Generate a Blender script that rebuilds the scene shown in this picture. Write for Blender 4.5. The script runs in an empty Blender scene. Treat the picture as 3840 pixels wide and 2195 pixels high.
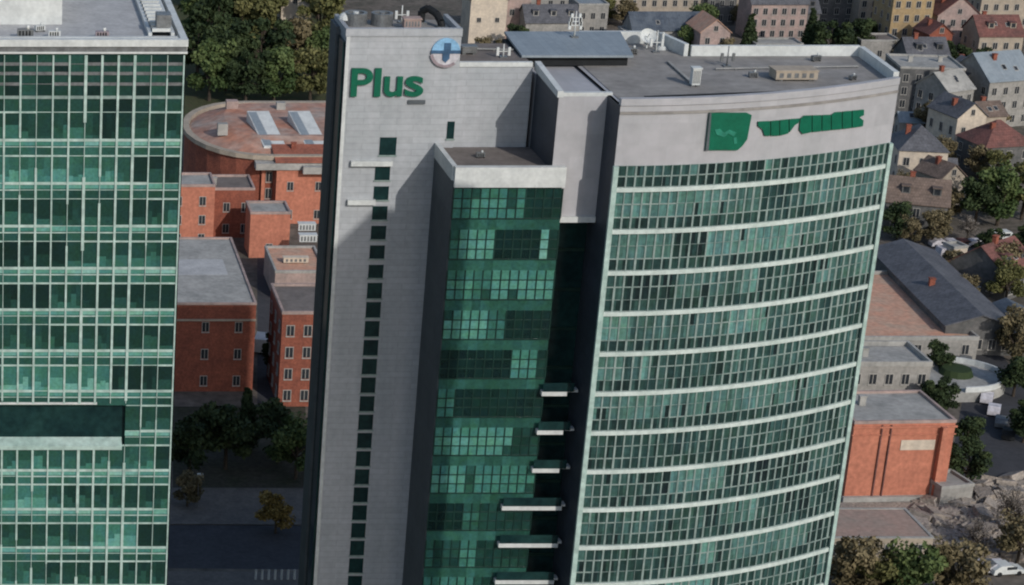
import bpy, math, random
from mathutils import Vector, Matrix
R = math.radians
rnd = random.Random(7)
S = bpy.context.scene
COL = S.collection

# ------------------------------------------------------------------ camera, sky, sun, exposure
CAMH, FPX, PITCH = 128.0, 2157.0, 19.457
cam = bpy.data.cameras.new('camera')
cam.sensor_width = 36.0
cam.lens = FPX / 1024 * 36
cam.shift_x = (512 + 38) / 1024
cam.clip_start = 1
cam.clip_end = 6000
co = bpy.data.objects.new('camera', cam)
co.location = (0, 0, CAMH)
co.rotation_euler = (R(90 - PITCH), 0, 0)
COL.objects.link(co)
S.camera = co

SUN = Vector((0.40, -1.0, 0.61)).normalized()          # towards the sun
elev = math.asin(SUN.z)
w = bpy.data.worlds.new("World")
S.world = w
w.use_nodes = True
nt = w.node_tree
sky = nt.nodes.new('ShaderNodeTexSky')
sky.sky_type = 'NISHITA'
sky.sun_disc = False
sky.sun_elevation = elev
sky.sun_rotation = math.atan2(SUN.x, SUN.y)
nt.links.new(sky.outputs[0], nt.nodes['Background'].inputs[0])
nt.nodes['Background'].inputs[1].default_value = 0.118
sl = bpy.data.lights.new('sun', 'SUN')
sl.energy = 2.35
sl.angle = R(0.5)
sl.color = (1.0, 0.95, 0.89)
so = bpy.data.objects.new('sun', sl)
so.rotation_euler = (-SUN).to_track_quat('-Z', 'Y').to_euler()
so.location = (60, -60, 260)
COL.objects.link(so)
S.view_settings.view_transform = 'Standard'
S.view_settings.look = 'None'
S.view_settings.exposure = 0.0
S.view_settings.gamma = 1.0
S.cycles.max_bounces = 5
S.cycles.filter_width = 2.1

# ------------------------------------------------------------------ helpers
_t = R(PITCH)
def ray(ox, oy):
    u, v = ox * 0.402, oy * 0.402
    x = (u + 38) / FPX; y = (292 - v) / FPX
    return x, math.cos(_t) + y * math.sin(_t), -math.sin(_t) + y * math.cos(_t)
def G(ox, oy, z=0.0):
    """map point on the level z under a survey mark"""
    a, b, c = ray(ox, oy); t = (z - CAMH) / c
    return Vector((a * t, b * t, z))

def tag(o, label=None, cat=None, group=None, kind=None):
    if label: o['label'] = label
    if cat: o['category'] = cat
    if group: o['group'] = group
    if kind: o['kind'] = kind
    return o
def empty(name, loc, rz=0.0):
    o = bpy.data.objects.new(name, None)
    o.location = loc; o.rotation_euler = (0, 0, rz)
    o.empty_display_size = 0.5
    COL.objects.link(o)
    return o
def copy_tree(o, parent=None):
    c = o.copy(); COL.objects.link(c)
    if parent: c.parent = parent
    for ch in list(o.children): copy_tree(ch, c)
    return c

class MB:
    def __init__(s): s.v = []; s.f = []; s.m = []; s.t = []
    def poly(s, pts, m=0, tone=0.5):
        i = len(s.v); s.v += [tuple(p) for p in pts]
        s.f.append(tuple(range(i, i + len(pts)))); s.m.append(m); s.t.append(tone)
    def box(s, x0, x1, y0, y1, z0, z1, m=0, tone=0.5, M=None):
        c = [(x0,y0,z0),(x1,y0,z0),(x1,y1,z0),(x0,y1,z0),(x0,y0,z1),(x1,y0,z1),(x1,y1,z1),(x0,y1,z1)]
        if M is not None: c = [tuple(M @ Vector(p)) for p in c]
        i = len(s.v); s.v += c
        for f in ((0,3,2,1),(4,5,6,7),(0,1,5,4),(1,2,6,5),(2,3,7,6),(3,0,4,7)):
            s.f.append(tuple(i + k for k in f)); s.m.append(m); s.t.append(tone)
    def prism(s, pts, z0, z1, m=0, tone=0.5, mtop=None):
        """pts counter-clockwise plan outline"""
        n = len(pts); i = len(s.v)
        s.v += [(p[0], p[1], z0) for p in pts] + [(p[0], p[1], z1) for p in pts]
        for k in range(n):
            j = (k + 1) % n
            s.f.append((i+k, i+j, i+n+j, i+n+k)); s.m.append(m); s.t.append(tone)
        s.f.append(tuple(i+n+k for k in range(n))); s.m.append(m if mtop is None else mtop); s.t.append(tone)
        s.f.append(tuple(i+k for k in reversed(range(n)))); s.m.append(m); s.t.append(tone)
    def slab_xz(s, pts, y0, y1, m=0, fn=None):
        """outline in x,z pushed from y1 (back) to y0 (front); fn gives a y offset at x"""
        n = len(pts); i = len(s.v); fn = fn or (lambda x: 0.0)
        s.v += [(p[0], y0 + fn(p[0]), p[1]) for p in pts] + [(p[0], y1 + fn(p[0]), p[1]) for p in pts]
        for k in range(n):
            j = (k + 1) % n
            s.f.append((i+j, i+k, i+n+k, i+n+j)); s.m.append(m); s.t.append(.5)
        s.f.append(tuple(i+k for k in range(n))); s.m.append(m); s.t.append(.5)
        s.f.append(tuple(i+n+k for k in reversed(range(n)))); s.m.append(m); s.t.append(.5)
    def tube(s, a, b, r0, r1=None, n=8, m=0, cap=True):
        r1 = r0 if r1 is None else r1
        a = Vector(a); b = Vector(b); d = (b - a).normalized()
        q = d.orthogonal().normalized(); p = d.cross(q)
        i = len(s.v)
        for c, r in ((a, r0), (b, r1)):
            for k in range(n):
                t = 2 * math.pi * k / n
                s.v.append(tuple(c + (q * math.cos(t) + p * math.sin(t)) * r))
        for k in range(n):
            j = (k + 1) % n
            s.f.append((i+k, i+j, i+n+j, i+n+k)); s.m.append(m); s.t.append(.5)
        if cap:
            s.f.append(tuple(i+n+k for k in range(n))); s.m.append(m); s.t.append(.5)
            s.f.append(tuple(i+k for k in reversed(range(n)))); s.m.append(m); s.t.append(.5)
    def mesh(s, name, mats):
        me = bpy.data.meshes.new(name)
        me.from_pydata(s.v, [], s.f)
        for m in (mats if isinstance(mats, (list, tuple)) else [mats]): me.materials.append(m)
        me.polygons.foreach_set('material_index', s.m)
        at = me.attributes.new('tone', 'FLOAT', 'FACE')
        at.data.foreach_set('value', s.t)
        me.update()
        return me
    def build(s, name, mats, parent=None, smooth=False):
        me = s.mesh(name, mats)
        if smooth:
            me.polygons.foreach_set('use_smooth', [True] * len(me.polygons))
        o = bpy.data.objects.new(name, me); COL.objects.link(o)
        if parent: o.parent = parent
        return o

# ------------------------------------------------------------------ materials
def mat(name, col, rough=.8, amp=.18, scale=.6, spec=.3, metal=0.0, col2=None, seams=None, ramp=None, bump=0.0, streak=None):
    m = bpy.data.materials.new(name); m.use_nodes = True
    n = m.node_tree.nodes; L = m.node_tree.links.new
    b = n['Principled BSDF']
    b.inputs['Roughness'].default_value = rough
    b.inputs['Specular IOR Level'].default_value = spec
    b.inputs['Metallic'].default_value = metal
    tc = n.new('ShaderNodeTexCoord')
    nz = n.new('ShaderNodeTexNoise'); nz.inputs['Scale'].default_value = scale
    nz.inputs['Detail'].default_value = 6; nz.inputs['Roughness'].default_value = .65
    L(tc.outputs['Object'], nz.inputs['Vector'])
    if streak:
        mp = n.new('ShaderNodeMapping'); mp.inputs['Scale'].default_value = streak
        L(tc.outputs['Object'], mp.inputs['Vector']); L(mp.outputs[0], nz.inputs['Vector'])
    if ramp:
        a = n.new('ShaderNodeAttribute'); a.attribute_name = 'tone'
        cr = n.new('ShaderNodeValToRGB')
        e = cr.color_ramp.elements
        while len(e) < len(ramp): e.new(0.5)
        for k, (p, c) in enumerate(ramp): e[k].position = p; e[k].color = (*c, 1)
        L(a.outputs['Fac'], cr.inputs[0]); base = cr.outputs[0]
    else:
        mx = n.new('ShaderNodeMix'); mx.data_type = 'RGBA'
        mx.inputs[6].default_value = (*col, 1)
        mx.inputs[7].default_value = (*(col2 or [c * .55 for c in col]), 1)
        rp = n.new('ShaderNodeMapRange'); rp.inputs[1].default_value = .38; rp.inputs[2].default_value = .68
        L(nz.outputs[0], rp.inputs[0]); L(rp.outputs[0], mx.inputs[0]); base = mx.outputs[2]
    hv = n.new('ShaderNodeHueSaturation')
    mr = n.new('ShaderNodeMapRange'); mr.inputs[1].default_value = .25; mr.inputs[2].default_value = .75
    mr.inputs[3].default_value = 1 - amp; mr.inputs[4].default_value = 1 + amp
    nz2 = n.new('ShaderNodeTexNoise'); nz2.inputs['Scale'].default_value = scale * 5.3; nz2.inputs['Detail'].default_value = 4
    L(tc.outputs['Object'], nz2.inputs['Vector']); L(nz2.outputs[0], mr.inputs[0])
    if ramp and 'glass' in name:                    # coating tint drifts between green and blue from pane to pane
        hr = n.new('ShaderNodeMapRange'); hr.inputs[1].default_value = .3; hr.inputs[2].default_value = .7
        hr.inputs[3].default_value = .455; hr.inputs[4].default_value = .545
        L(nz.outputs[0], hr.inputs[0]); L(hr.outputs[0], hv.inputs['Hue'])
    L(mr.outputs[0], hv.inputs['Value']); L(base, hv.inputs['Color'])
    out = hv.outputs[0]
    if seams:                                       # cladding joints / courses: (axis scale, width, height, strength)
        wv, ht, st, axis = seams
        mp = n.new('ShaderNodeMapping')
        if axis == 'xz': mp.inputs['Rotation'].default_value = (R(90), 0, 0)
        if axis == 'yz': mp.inputs['Rotation'].default_value = (R(90), 0, R(90))
        L(tc.outputs['Object'], mp.inputs['Vector'])
        bk = n.new('ShaderNodeTexBrick'); bk.inputs['Scale'].default_value = 1.0
        bk.inputs['Brick Width'].default_value = wv; bk.inputs['Row Height'].default_value = ht
        bk.inputs['Mortar Size'].default_value = .05; bk.inputs['Mortar Smooth'].default_value = .3
        bk.inputs['Color1'].default_value = (1, 1, 1, 1); bk.inputs['Color2'].default_value = (.9, .9, .9, 1)
        k = 1 - st; bk.inputs['Mortar'].default_value = (k, k, k, 1)
        L(mp.outputs[0], bk.inputs['Vector'])
        mu = n.new('ShaderNodeMix'); mu.data_type = 'RGBA'; mu.blend_type = 'MULTIPLY'; mu.inputs[0].default_value = 1
        L(out, mu.inputs[6]); L(bk.outputs[0], mu.inputs[7]); out = mu.outputs[2]
    L(out, b.inputs['Base Color'])
    if bump:
        bp = n.new('ShaderNodeBump'); bp.inputs['Strength'].default_value = bump; bp.inputs['Distance'].default_value = .3
        L(nz2.outputs[0], bp.inputs['Height']); L(bp.outputs[0], b.inputs['Normal'])
    return m

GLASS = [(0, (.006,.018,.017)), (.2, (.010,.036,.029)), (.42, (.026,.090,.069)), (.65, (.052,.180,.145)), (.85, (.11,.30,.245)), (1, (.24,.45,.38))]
GLASSB = [(0, (.010,.020,.021)), (.2, (.020,.050,.045)), (.42, (.050,.112,.099)), (.65, (.085,.185,.166)), (.85, (.13,.29,.25)), (1, (.24,.40,.36))]
M = {}
M['glass'] = mat('tinted_glass', (0,0,0), rough=.12, amp=.25, scale=.7, spec=.5, ramp=GLASS)
M['glassB'] = mat('grey_green_glass', (0,0,0), rough=.14, amp=.3, scale=.5, spec=.5, ramp=GLASSB)
M['glassdim'] = mat('dark_glass', (.006,.022,.024), rough=.15, amp=.3, scale=.3, spec=.4, col2=(.014,.045,.042))
M['mull'] = mat('pale_mullion', (.43,.55,.50), rough=.45, amp=.25, scale=.3, spec=.4, col2=(.30,.42,.375))
M['mullB'] = mat('grey_green_mullion', (.27,.34,.315), rough=.45, amp=.25, scale=.35, spec=.4, col2=(.17,.235,.215))
M['bandB'] = mat('pale_floor_band', (.57,.64,.60), rough=.5, amp=.15, scale=.4, col2=(.44,.52,.48))
M['mulldark'] = mat('dark_mullion', (.01,.04,.032), rough=.4, amp=.2, scale=.4)
M['white'] = mat('white_metal', (.62,.64,.62), rough=.5, amp=.1, scale=.5, col2=(.48,.50,.49))
M['clad'] = mat('grey_cladding', (.435,.45,.47), rough=.6, amp=.09, scale=.35, col2=(.35,.375,.39), seams=(3.2, .62, .16, 'xz'), streak=(1,1,.25))
M['cladB'] = mat('plain_grey_cladding', (.43,.425,.44), rough=.6, amp=.07, scale=.2, col2=(.37,.375,.385), seams=(1.7, 2.1, .06, 'xz'))
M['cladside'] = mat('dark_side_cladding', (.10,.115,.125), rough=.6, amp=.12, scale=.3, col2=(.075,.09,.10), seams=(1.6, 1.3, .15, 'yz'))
M['slate'] = mat('slate_and_shade_cladding', (.055,.065,.085), rough=.55, amp=.12, scale=.3, col2=(.04,.05,.06), seams=(1.6, 2.0, .2, 'yz'))
M['roofgrey'] = mat('roof_felt', (.315,.30,.28), rough=.9, amp=.16, scale=.22, col2=(.235,.222,.207), seams=(9.0, 1.1, .10, 'xy'))
M['roofbrown'] = mat('brown_roof_felt', (.19,.165,.15), rough=.9, amp=.15, scale=.4, col2=(.13,.115,.105))
M['roofA'] = mat('grey_gravel_roof', (.46,.46,.455), rough=.9, amp=.14, scale=.5, col2=(.36,.36,.36))
M['zinc'] = mat('blue_grey_zinc', (.27,.31,.34), rough=.5, amp=.1, scale=.3, col2=(.22,.26,.29), seams=(.8, 30, .15, 'xy'))
M['steel'] = mat('grey_steel', (.20,.21,.215), rough=.45, amp=.2, scale=1.2, metal=.3)
M['black'] = mat('black_rubber', (.012,.014,.016), rough=.7, amp=.2, scale=1)
M['green'] = mat('sign_green', (.004,.125,.07), rough=.4, amp=.12, scale=.8, col2=(.003,.10,.055))
M['greenlite'] = mat('sign_light_green', (.03,.24,.16), rough=.4, amp=.1, scale=.8)
M['sblue'] = mat('emblem_sky_blue', (.28,.52,.75), rough=.4, amp=.1, scale=1)
M['dblue'] = mat('emblem_steel_blue', (.06,.13,.23), rough=.4, amp=.1, scale=1)
M['mauve'] = mat('emblem_mauve', (.33,.27,.29), rough=.5, amp=.1, scale=1)
M['wht2'] = mat('emblem_white', (.62,.60,.63), rough=.5, amp=.06, scale=1)
# city
M['ground'] = mat('city_ground', (.15,.128,.108), rough=.95, amp=.4, scale=.12, col2=(.075,.07,.055))
M['asphalt'] = mat('asphalt', (.055,.056,.062), rough=.9, amp=.2, scale=.3, col2=(.04,.041,.046))
M['paving'] = mat('pale_paving', (.15,.135,.12), rough=.9, amp=.2, scale=.4, col2=(.10,.092,.085))
M['rubbleg'] = mat('rubble_ground', (.36,.31,.265), rough=.95, amp=.35, scale=.5, col2=(.22,.195,.17), bump=.6)
M['grass'] = mat('lawn', (.05,.065,.025), rough=.95, amp=.35, scale=.3, col2=(.07,.06,.03))
M['line'] = mat('road_paint', (.7,.7,.68), rough=.7, amp=.15, scale=2)
M['brick'] = mat('red_brick', (.32,.105,.066), rough=.9, amp=.3, scale=.5, col2=(.20,.068,.048), seams=(.5, .22, .2, 'xz'))
M['orange'] = mat('orange_render', (.50,.195,.125), rough=.9, amp=.22, scale=.3, col2=(.38,.145,.095))
M['tile'] = mat('orange_roof_tiles', (.40,.14,.088), rough=.85, amp=.3, scale=.35, col2=(.25,.095,.065), seams=(.5, .5, .3, 'xy'))
M['redtile'] = mat('dark_red_tiles', (.22,.095,.08), rough=.85, amp=.3, scale=.3, col2=(.13,.07,.062), seams=(.5,.5,.3,'xy'))
M['cream'] = mat('cream_render', (.62,.53,.42), rough=.9, amp=.15, scale=.3, col2=(.46,.40,.33))
M['beige'] = mat('beige_render', (.40,.34,.27), rough=.9, amp=.15, scale=.3, col2=(.30,.26,.21))
M['yellow'] = mat('ochre_render', (.40,.29,.155), rough=.9, amp=.2, scale=.3, col2=(.28,.21,.125))
M['greyr'] = mat('grey_render', (.33,.315,.29), rough=.9, amp=.2, scale=.3, col2=(.22,.215,.20))
M['dgrey'] = mat('dark_grey_render', (.15,.145,.14), rough=.9, amp=.2, scale=.3, col2=(.07,.075,.075))
M['pink'] = mat('pink_render', (.42,.31,.275), rough=.9, amp=.18, scale=.3, col2=(.25,.205,.19))
M['slateroof'] = mat('slate_roof', (.13,.132,.145), rough=.7, amp=.3, scale=.3, col2=(.085,.087,.097), seams=(.6,.6,.25,'xy'))
M['blueroof'] = mat('blue_grey_roof', (.11,.13,.155), rough=.6, amp=.2, scale=.3, col2=(.045,.06,.085), seams=(.6,20,.2,'xy'))
M['brownroof'] = mat('brown_roof_tiles', (.21,.155,.125), rough=.85, amp=.3, scale=.3, col2=(.13,.10,.085), seams=(.5,.5,.3,'xy'))
M['flatroof'] = mat('pale_flat_roof', (.38,.37,.345), rough=.9, amp=.18, scale=.25, col2=(.25,.25,.235))
M['salmon'] = mat('salmon_terrace', (.56,.30,.205), rough=.9, amp=.2, scale=.25, col2=(.46,.33,.245))
M['salmonpale'] = mat('faded_salmon_roof', (.36,.25,.205), rough=.9, amp=.2, scale=.3, col2=(.30,.24,.20))
M['tanroof'] = mat('faded_orange_roof', (.42,.20,.135), rough=.9, amp=.3, scale=.12, col2=(.36,.30,.26))
M['pane'] = mat('window_pane', (.02,.024,.03), rough=.1, amp=.4, scale=.4, spec=.5, col2=(.05,.055,.06))
M['frame'] = mat('window_frame', (.48,.46,.42), rough=.6, amp=.1, scale=2)
M['bark'] = mat('bark', (.07,.055,.042), rough=.95, amp=.3, scale=2)
def leaf(name, a, b, c):
    m = mat(name, a, rough=.75, amp=.25, scale=1.5, spec=.15, ramp=[(0, a), (.5, b), (1, c)])
    return m
M['leafdark'] = leaf('dark_green_leaves', (.018,.030,.014), (.036,.055,.023), (.065,.088,.036))
M['leafolive'] = leaf('olive_leaves', (.05,.054,.02), (.105,.108,.04), (.18,.17,.07))
M['leafgreen'] = leaf('mid_green_leaves', (.034,.058,.02), (.072,.105,.036), (.125,.16,.06))
M['leafgold'] = leaf('golden_leaves', (.11,.075,.02), (.20,.14,.04), (.30,.22,.08))
M['leafgrey'] = leaf('grey_brown_twigs', (.12,.105,.09), (.21,.185,.16), (.34,.30,.26))
M['leafbrown'] = leaf('brown_green_leaves', (.075,.065,.034), (.14,.115,.062), (.23,.19,.11))

# ------------------------------------------------------------------ ground, streets
g = MB(); g.poly([(-2500,-1500,0),(3500,-1500,0),(3500,4500,0),(-2500,4500,0)])
tag(g.build('ground', M['ground']), kind='structure')
def sheet(name, pts, z, m, kind='structure'):
    q = MB(); q.poly([(p[0], p[1], z) for p in pts]); o = q.build(name, m); tag(o, kind=kind); return o
sheet('street', [(-60,256),(120,252),(122,266),(-60,268)], .004, M['asphalt'])
sheet('pavement', [(-60,268.1),(120,266.1),(120,278),(-60,280)], .12, M['paving'])
k_ = MB(); k_.box(-60,120,0,.3,0,.118, M=Matrix.Translation((0,267.7,0)) @ Matrix.Rotation(-.011,4,'Z'))
tag(k_.build('kerb', M['flatroof']), kind='structure')
sheet('alley', [G(640,1020),G(760,1020),G(720,620),G(640,600)], .004, M['asphalt'])
sheet('side_road', [G(2360,1180),G(2560,1200),G(2560,980),G(2440,800),G(2360,800),G(2400,960)], .004, M['asphalt'])
sheet('cross_road', [G(2300,690),G(2560,690),G(2560,590),G(2300,600)], .008, mat('light_asphalt',(.14,.135,.135),rough=.9,amp=.15,scale=.3))
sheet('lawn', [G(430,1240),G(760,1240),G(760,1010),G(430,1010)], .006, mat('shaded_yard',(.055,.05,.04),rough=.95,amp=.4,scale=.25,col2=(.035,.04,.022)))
sheet('park_lawn', [G(420,300),G(840,300),G(840,-120),G(420,-120)], .006, M['grass'])
sheet('yard', [G(2090,1400),G(2560,1400),G(2560,1200),G(2300,1200),G(2090,1250)], .005, M['rubbleg'])
sheet('plaza', [(-30,150),(110,150),(110,252),(-30,254)], .010, M['paving'])

# ------------------------------------------------------------------ tower A : glass tower at the left
def glass_tower():
    root = empty('glass_tower', (0, 185, 0))
    tag(root, 'green glass tower with an irregular pale grid at the left edge', 'office tower')
    X0, X1, D = -34.0, 19.6, 34.0
    TOP = 84.95
    b = MB()
    b.box(X0+.4, X1-.4, .6, D, 0, TOP-.2)
    b.build('core', M['glassdim'], root)
    r2 = random.Random(11)
    cols = [19.45 - 1.43*k for k in range(38)]
    # floors: vision 79.5..77.1, spandrel below, pitch 4
    f0 = 79.55
    nfl = 20
    for i in range(nfl):
        zt = f0 - 4.0*i; zs = zt - 2.55; zb = zt - 4.0
        if zb < 0: zb = 0.1
        q = MB()
        rec = (i == 7)
        tone_run = r2.choice([.18,.28,.38])
        qr = MB()
        for c in range(len(cols)-1):
            xa, xb = cols[c+1], cols[c]
            y = 0.0; tgt = q
            if rec and xb < 15.2: y = 1.4; tgt = qr
            if r2.random() < .26: tone_run = r2.choice([.05,.12,.22,.28,.34,.4,.48,.6,.72])
            t0 = tone_run if tgt is q else r2.uniform(.2,.34)
            n = r2.choice([1,1,2,3])
            for k in range(n):
                xs, xe = xa + (xb-xa)*k/n, xa + (xb-xa)*(k+1)/n
                cut = r2.uniform(.12,.6)
                zc = zs + (zt-zs)*cut
                j = r2.uniform(-.01,.01)
                tgt.poly([(xs,y+j,zc),(xe,y-j,zc),(xe,y-j,zt),(xs,y+j,zt)], 0, max(0,t0*.8+r2.uniform(-.05,.05)))
                tgt.poly([(xs,y+j,zs),(xe,y-j,zs),(xe,y-j,zc),(xs,y+j,zc)], 0, min(1,max(0,t0+r2.uniform(-.03,.20))))
        if qr.v: qr.build('recess_glazing', [M['glass']], root)
        q.build('vision_glazing', [M['glass']], root)
        q = MB(); qr = MB()
        st = r2.uniform(.36,.50)
        for c in range(len(cols)-1):
            xa, xb = cols[c+1], cols[c]
            inr = rec and xb < 15.2
            y = 1.4 if inr else 0.0; tgt = qr if inr else q
            j = r2.uniform(-.008,.008)
            zm = zs - .5
            tgt.poly([(xa,y+j,zm),(xb,y-j,zm),(xb,y-j,zs),(xa,y+j,zs)], 0, min(1, st + r2.uniform(.2,.5)))
            tgt.poly([(xa,y+j,zb),(xb,y-j,zb),(xb,y-j,zm),(xa,y+j,zm)], 0, st + r2.uniform(-.12,.08))
        q.build('spandrel_glazing', [M['glass']], root)
        if qr.v: qr.build('recess_spandrel', [M['glass']], root)
        if rec:
            q = MB(); q.box(X0, 15.0, 1.3, 1.36, zs-.05, zs+.05)
            for x in cols:
                if x < 15.2: q.box(x-.04, x+.04, 1.28, 1.396, zb+1.0, zt)
            q.build('recess_mullion_grid', M['mullB'], root)
        # transoms : a thin line all along, cover strips only in places
        for z, th, p in ((zt, .15, .62), (zs, .24, .72), (zs-.62, .10, .25)):
            q = MB()
            xe = 15.2 if rec else X0
            q.box(max(xe, X0), X1-.2, -.03, -.004, z-.03, z+.03)
            on = True
            for c in range(len(cols)-1):
                if r2.random() < .3: on = r2.random() < p
                if rec and cols[c] < 16.6: continue
                if on: q.box(cols[c+1]+.04, cols[c]-.04, -.09, -.02, z-th/2, z+th/2)
            q.build('transom', M['mull'], root)
        if rec:
            q = MB(); P_ = [(-.35,zb-.35),(1.38,zb-.35),(1.38,zb+1.0),(-.35,zb+.05)]
            for xx in (X0, 14.9): q.poly([(xx,y_,z_) for y_,z_ in (P_ if xx > 0 else P_[::-1])])
            for k in range(4):
                (ya,za),(yb,zb2) = P_[k], P_[(k+1)%4]; q.poly([(X0,ya,za),(14.9,ya,za),(14.9,yb,zb2),(X0,yb,zb2)][::-1])
            q.build('recess_sill', M['mull'], root)
            q = MB(); q.box(X0, 12.5, -.1, 1.5, zt+.12, zt+.32)
            q.build('recess_lintel', M['white'], root)
    # crown storey with louvres, 79.55 .. 84.9
    q = MB()
    for c in range(len(cols)-1):
        xa, xb = cols[c+1], cols[c]
        for za, zb_ in ((79.55,80.9),(80.9,82.1),(82.1,83.0),(83.0,83.9),(83.9,84.9)):
            q.poly([(xa,0,za),(xb,0,za),(xb,0,zb_),(xa,0,zb_)], 0, r2.choice([.06,.18,.24,.30,.34]))
    q.build('crown_glazing', [M['glass']], root)
    for z in (80.9, 82.1, 83.05, 83.9):
        q = MB(); on = True
        q.box(X0, X1-.2, -.03, -.004, z-.03, z+.03)
        for c in range(len(cols)-1):
            if r2.random() < .3: on = r2.random() < .7
            if on: q.box(cols[c+1]+.04, cols[c]-.04, -.05, -.02, z-.14, z+.14)
        q.build('louvre', M['steel'] if z > 81.5 else M['mullB'], root)
    for c, x in enumerate(cols):
        q = MB(); wide = {0:.13, 3:.24, 6:.26, 9:.2, 12:.34}.get(c, r2.choice([.12,.14,.17,.2]))
        if x > 15.2: q.box(x-.03, x+.03, -.15, -.004, .3, 84.7)
        else:
            q.box(x-.03, x+.03, -.15, -.004, 51.8, 84.7); q.box(x-.03, x+.03, -.15, -.004, .3, 47.5)
        z = 84.7; on = True
        while z > .5:
            h = r2.uniform(2, 7)
            if c == 0 or c in (12,) or r2.random() < .80:
                za = max(.3, z-h)
                if not (za < 51.5 and z > 47.9 and x < 15.2): q.box(x-wide/2, x+wide/2, -.16, .0, za, z)
                else:
                    if z > 51.8: q.box(x-wide/2, x+wide/2, -.16, .0, 51.8, z)
                    if za < 47.5: q.box(x-wide/2, x+wide/2, -.16, .0, za, 47.5)
            z -= h
        q.build('mullion', M['mull'], root)
    # right flank
    q = MB()
    for i in range(21):
        for k in range(22):
            q.poly([(X1, k*1.5, 4*i), (X1, k*1.5+1.5, 4*i), (X1, k*1.5+1.5, 4*i+4), (X1, k*1.5, 4*i+4)], 0, r2.choice([.1,.2,.3,.45]))
    q.build('flank_glazing', [M['glass']], root)
    # roof
    q = MB(); q.box(X0, X1-.1, .5, D, TOP-.19, 85.55)
    q.build('roof', M['roofA'], root)
    q = MB()
    q.box(X0, X1+.15, -.3, .45, 85.5, 86.12); q.box(X1-.45, X1+.15, .452, D, 85.0, 86.1)
    q.build('parapet', M['white'], root)
    q = MB(); q.box(X0, X1+.05, -.12, .45, 85.02, 85.498); q.build('shadow_gap', M['steel'], root)
    q = MB(); q.box(X0, X1+.12, -.22, .1, 84.85, 85.018); q.build('eaves_trim', M['white'], root)
    q = MB(); q.box(X0, X1-.6, 1.3, 1.75, 85.56, 86.0); q.build('roof_kerb', M['white'], root)
    q = MB(); q.box(X0, 9.1, 8.4, 22, 85.56, 89.0); q.build('plant_room', M['white'], root)
    return root
A = glass_tower()

# roof kit of the glass tower : gantry, ducts
def gantry():
    root = empty('cleaning_gantry', (17.6, 188.0, 85.56))
    tag(root, 'pale steel window cleaning gantry on rails at the right end of the glass tower roof', 'gantry')
    for x in (-.9, 1.1):
        q = MB(); q.box(x-.16, x+.16, 0, 24, .02, .45); q.build('rail', M['white'], root)
    for k in range(16):
        q = MB(); q.box(-.7, .9, k*1.5+.3, k*1.5+.75, .46, .75); q.build('rung', M['white'], root)
    q = MB()
    for k in range(15):
        q.box(-.68, .88, k*1.5+.78, k*1.5+1.7, .06, .1)
    q.build('dark_hole_sheet', M['black'], root)  # black sheets put in for the dark holes between the rungs
    q = MB(); q.box(-.3, 1.0, .6, 2.3, .8, 1.9); q.build('cradle', M['steel'], root)
gantry()
def duct(label, x, y, z, s, mt='steel', rz=0.0, nm='roof_duct'):
    root = empty(nm, (x, y, z), rz)
    tag(root, label, 'air duct')
    q = MB(); q.box(-.9*s, .9*s, -.5*s, .5*s, .25*s, 1.1*s); q.build('casing', M[mt], root)
    q = MB()
    for k in range(4): q.box(-.7*s+k*.36*s, -.5*s+k*.36*s, -.54*s, -.502*s, .35*s, 1.0*s)
    q.build('grille', M['black'], root)
    for sx in (-1, 1):
        q = MB(); q.box(sx*.7*s-.1*s, sx*.7*s+.1*s, -.4*s, .4*s, .0, .248*s); q.build('foot', M['black'], root)
    q = MB(); q.tube((.3*s, 0, 1.1*s), (.3*s, 0, 1.55*s), .22*s, n=10); q.build('cowl', M['white'], root, True)
    return root
duct('dark air handling box on the glass tower roof, nearest the left edge', 5.6, 187.6, 85.56, .8)
duct('slim air duct near the middle of the glass tower roof edge', 8.2, 187.9, 85.56, .6, 'white')
duct('pinkish duct box close to the front parapet of the glass tower roof', 12.4, 187.5, 85.56, .65, 'mauve')
duct('small white vent box in front of the white plant room', 7.0, 190.6, 85.56, .5, 'white', .3)

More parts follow.
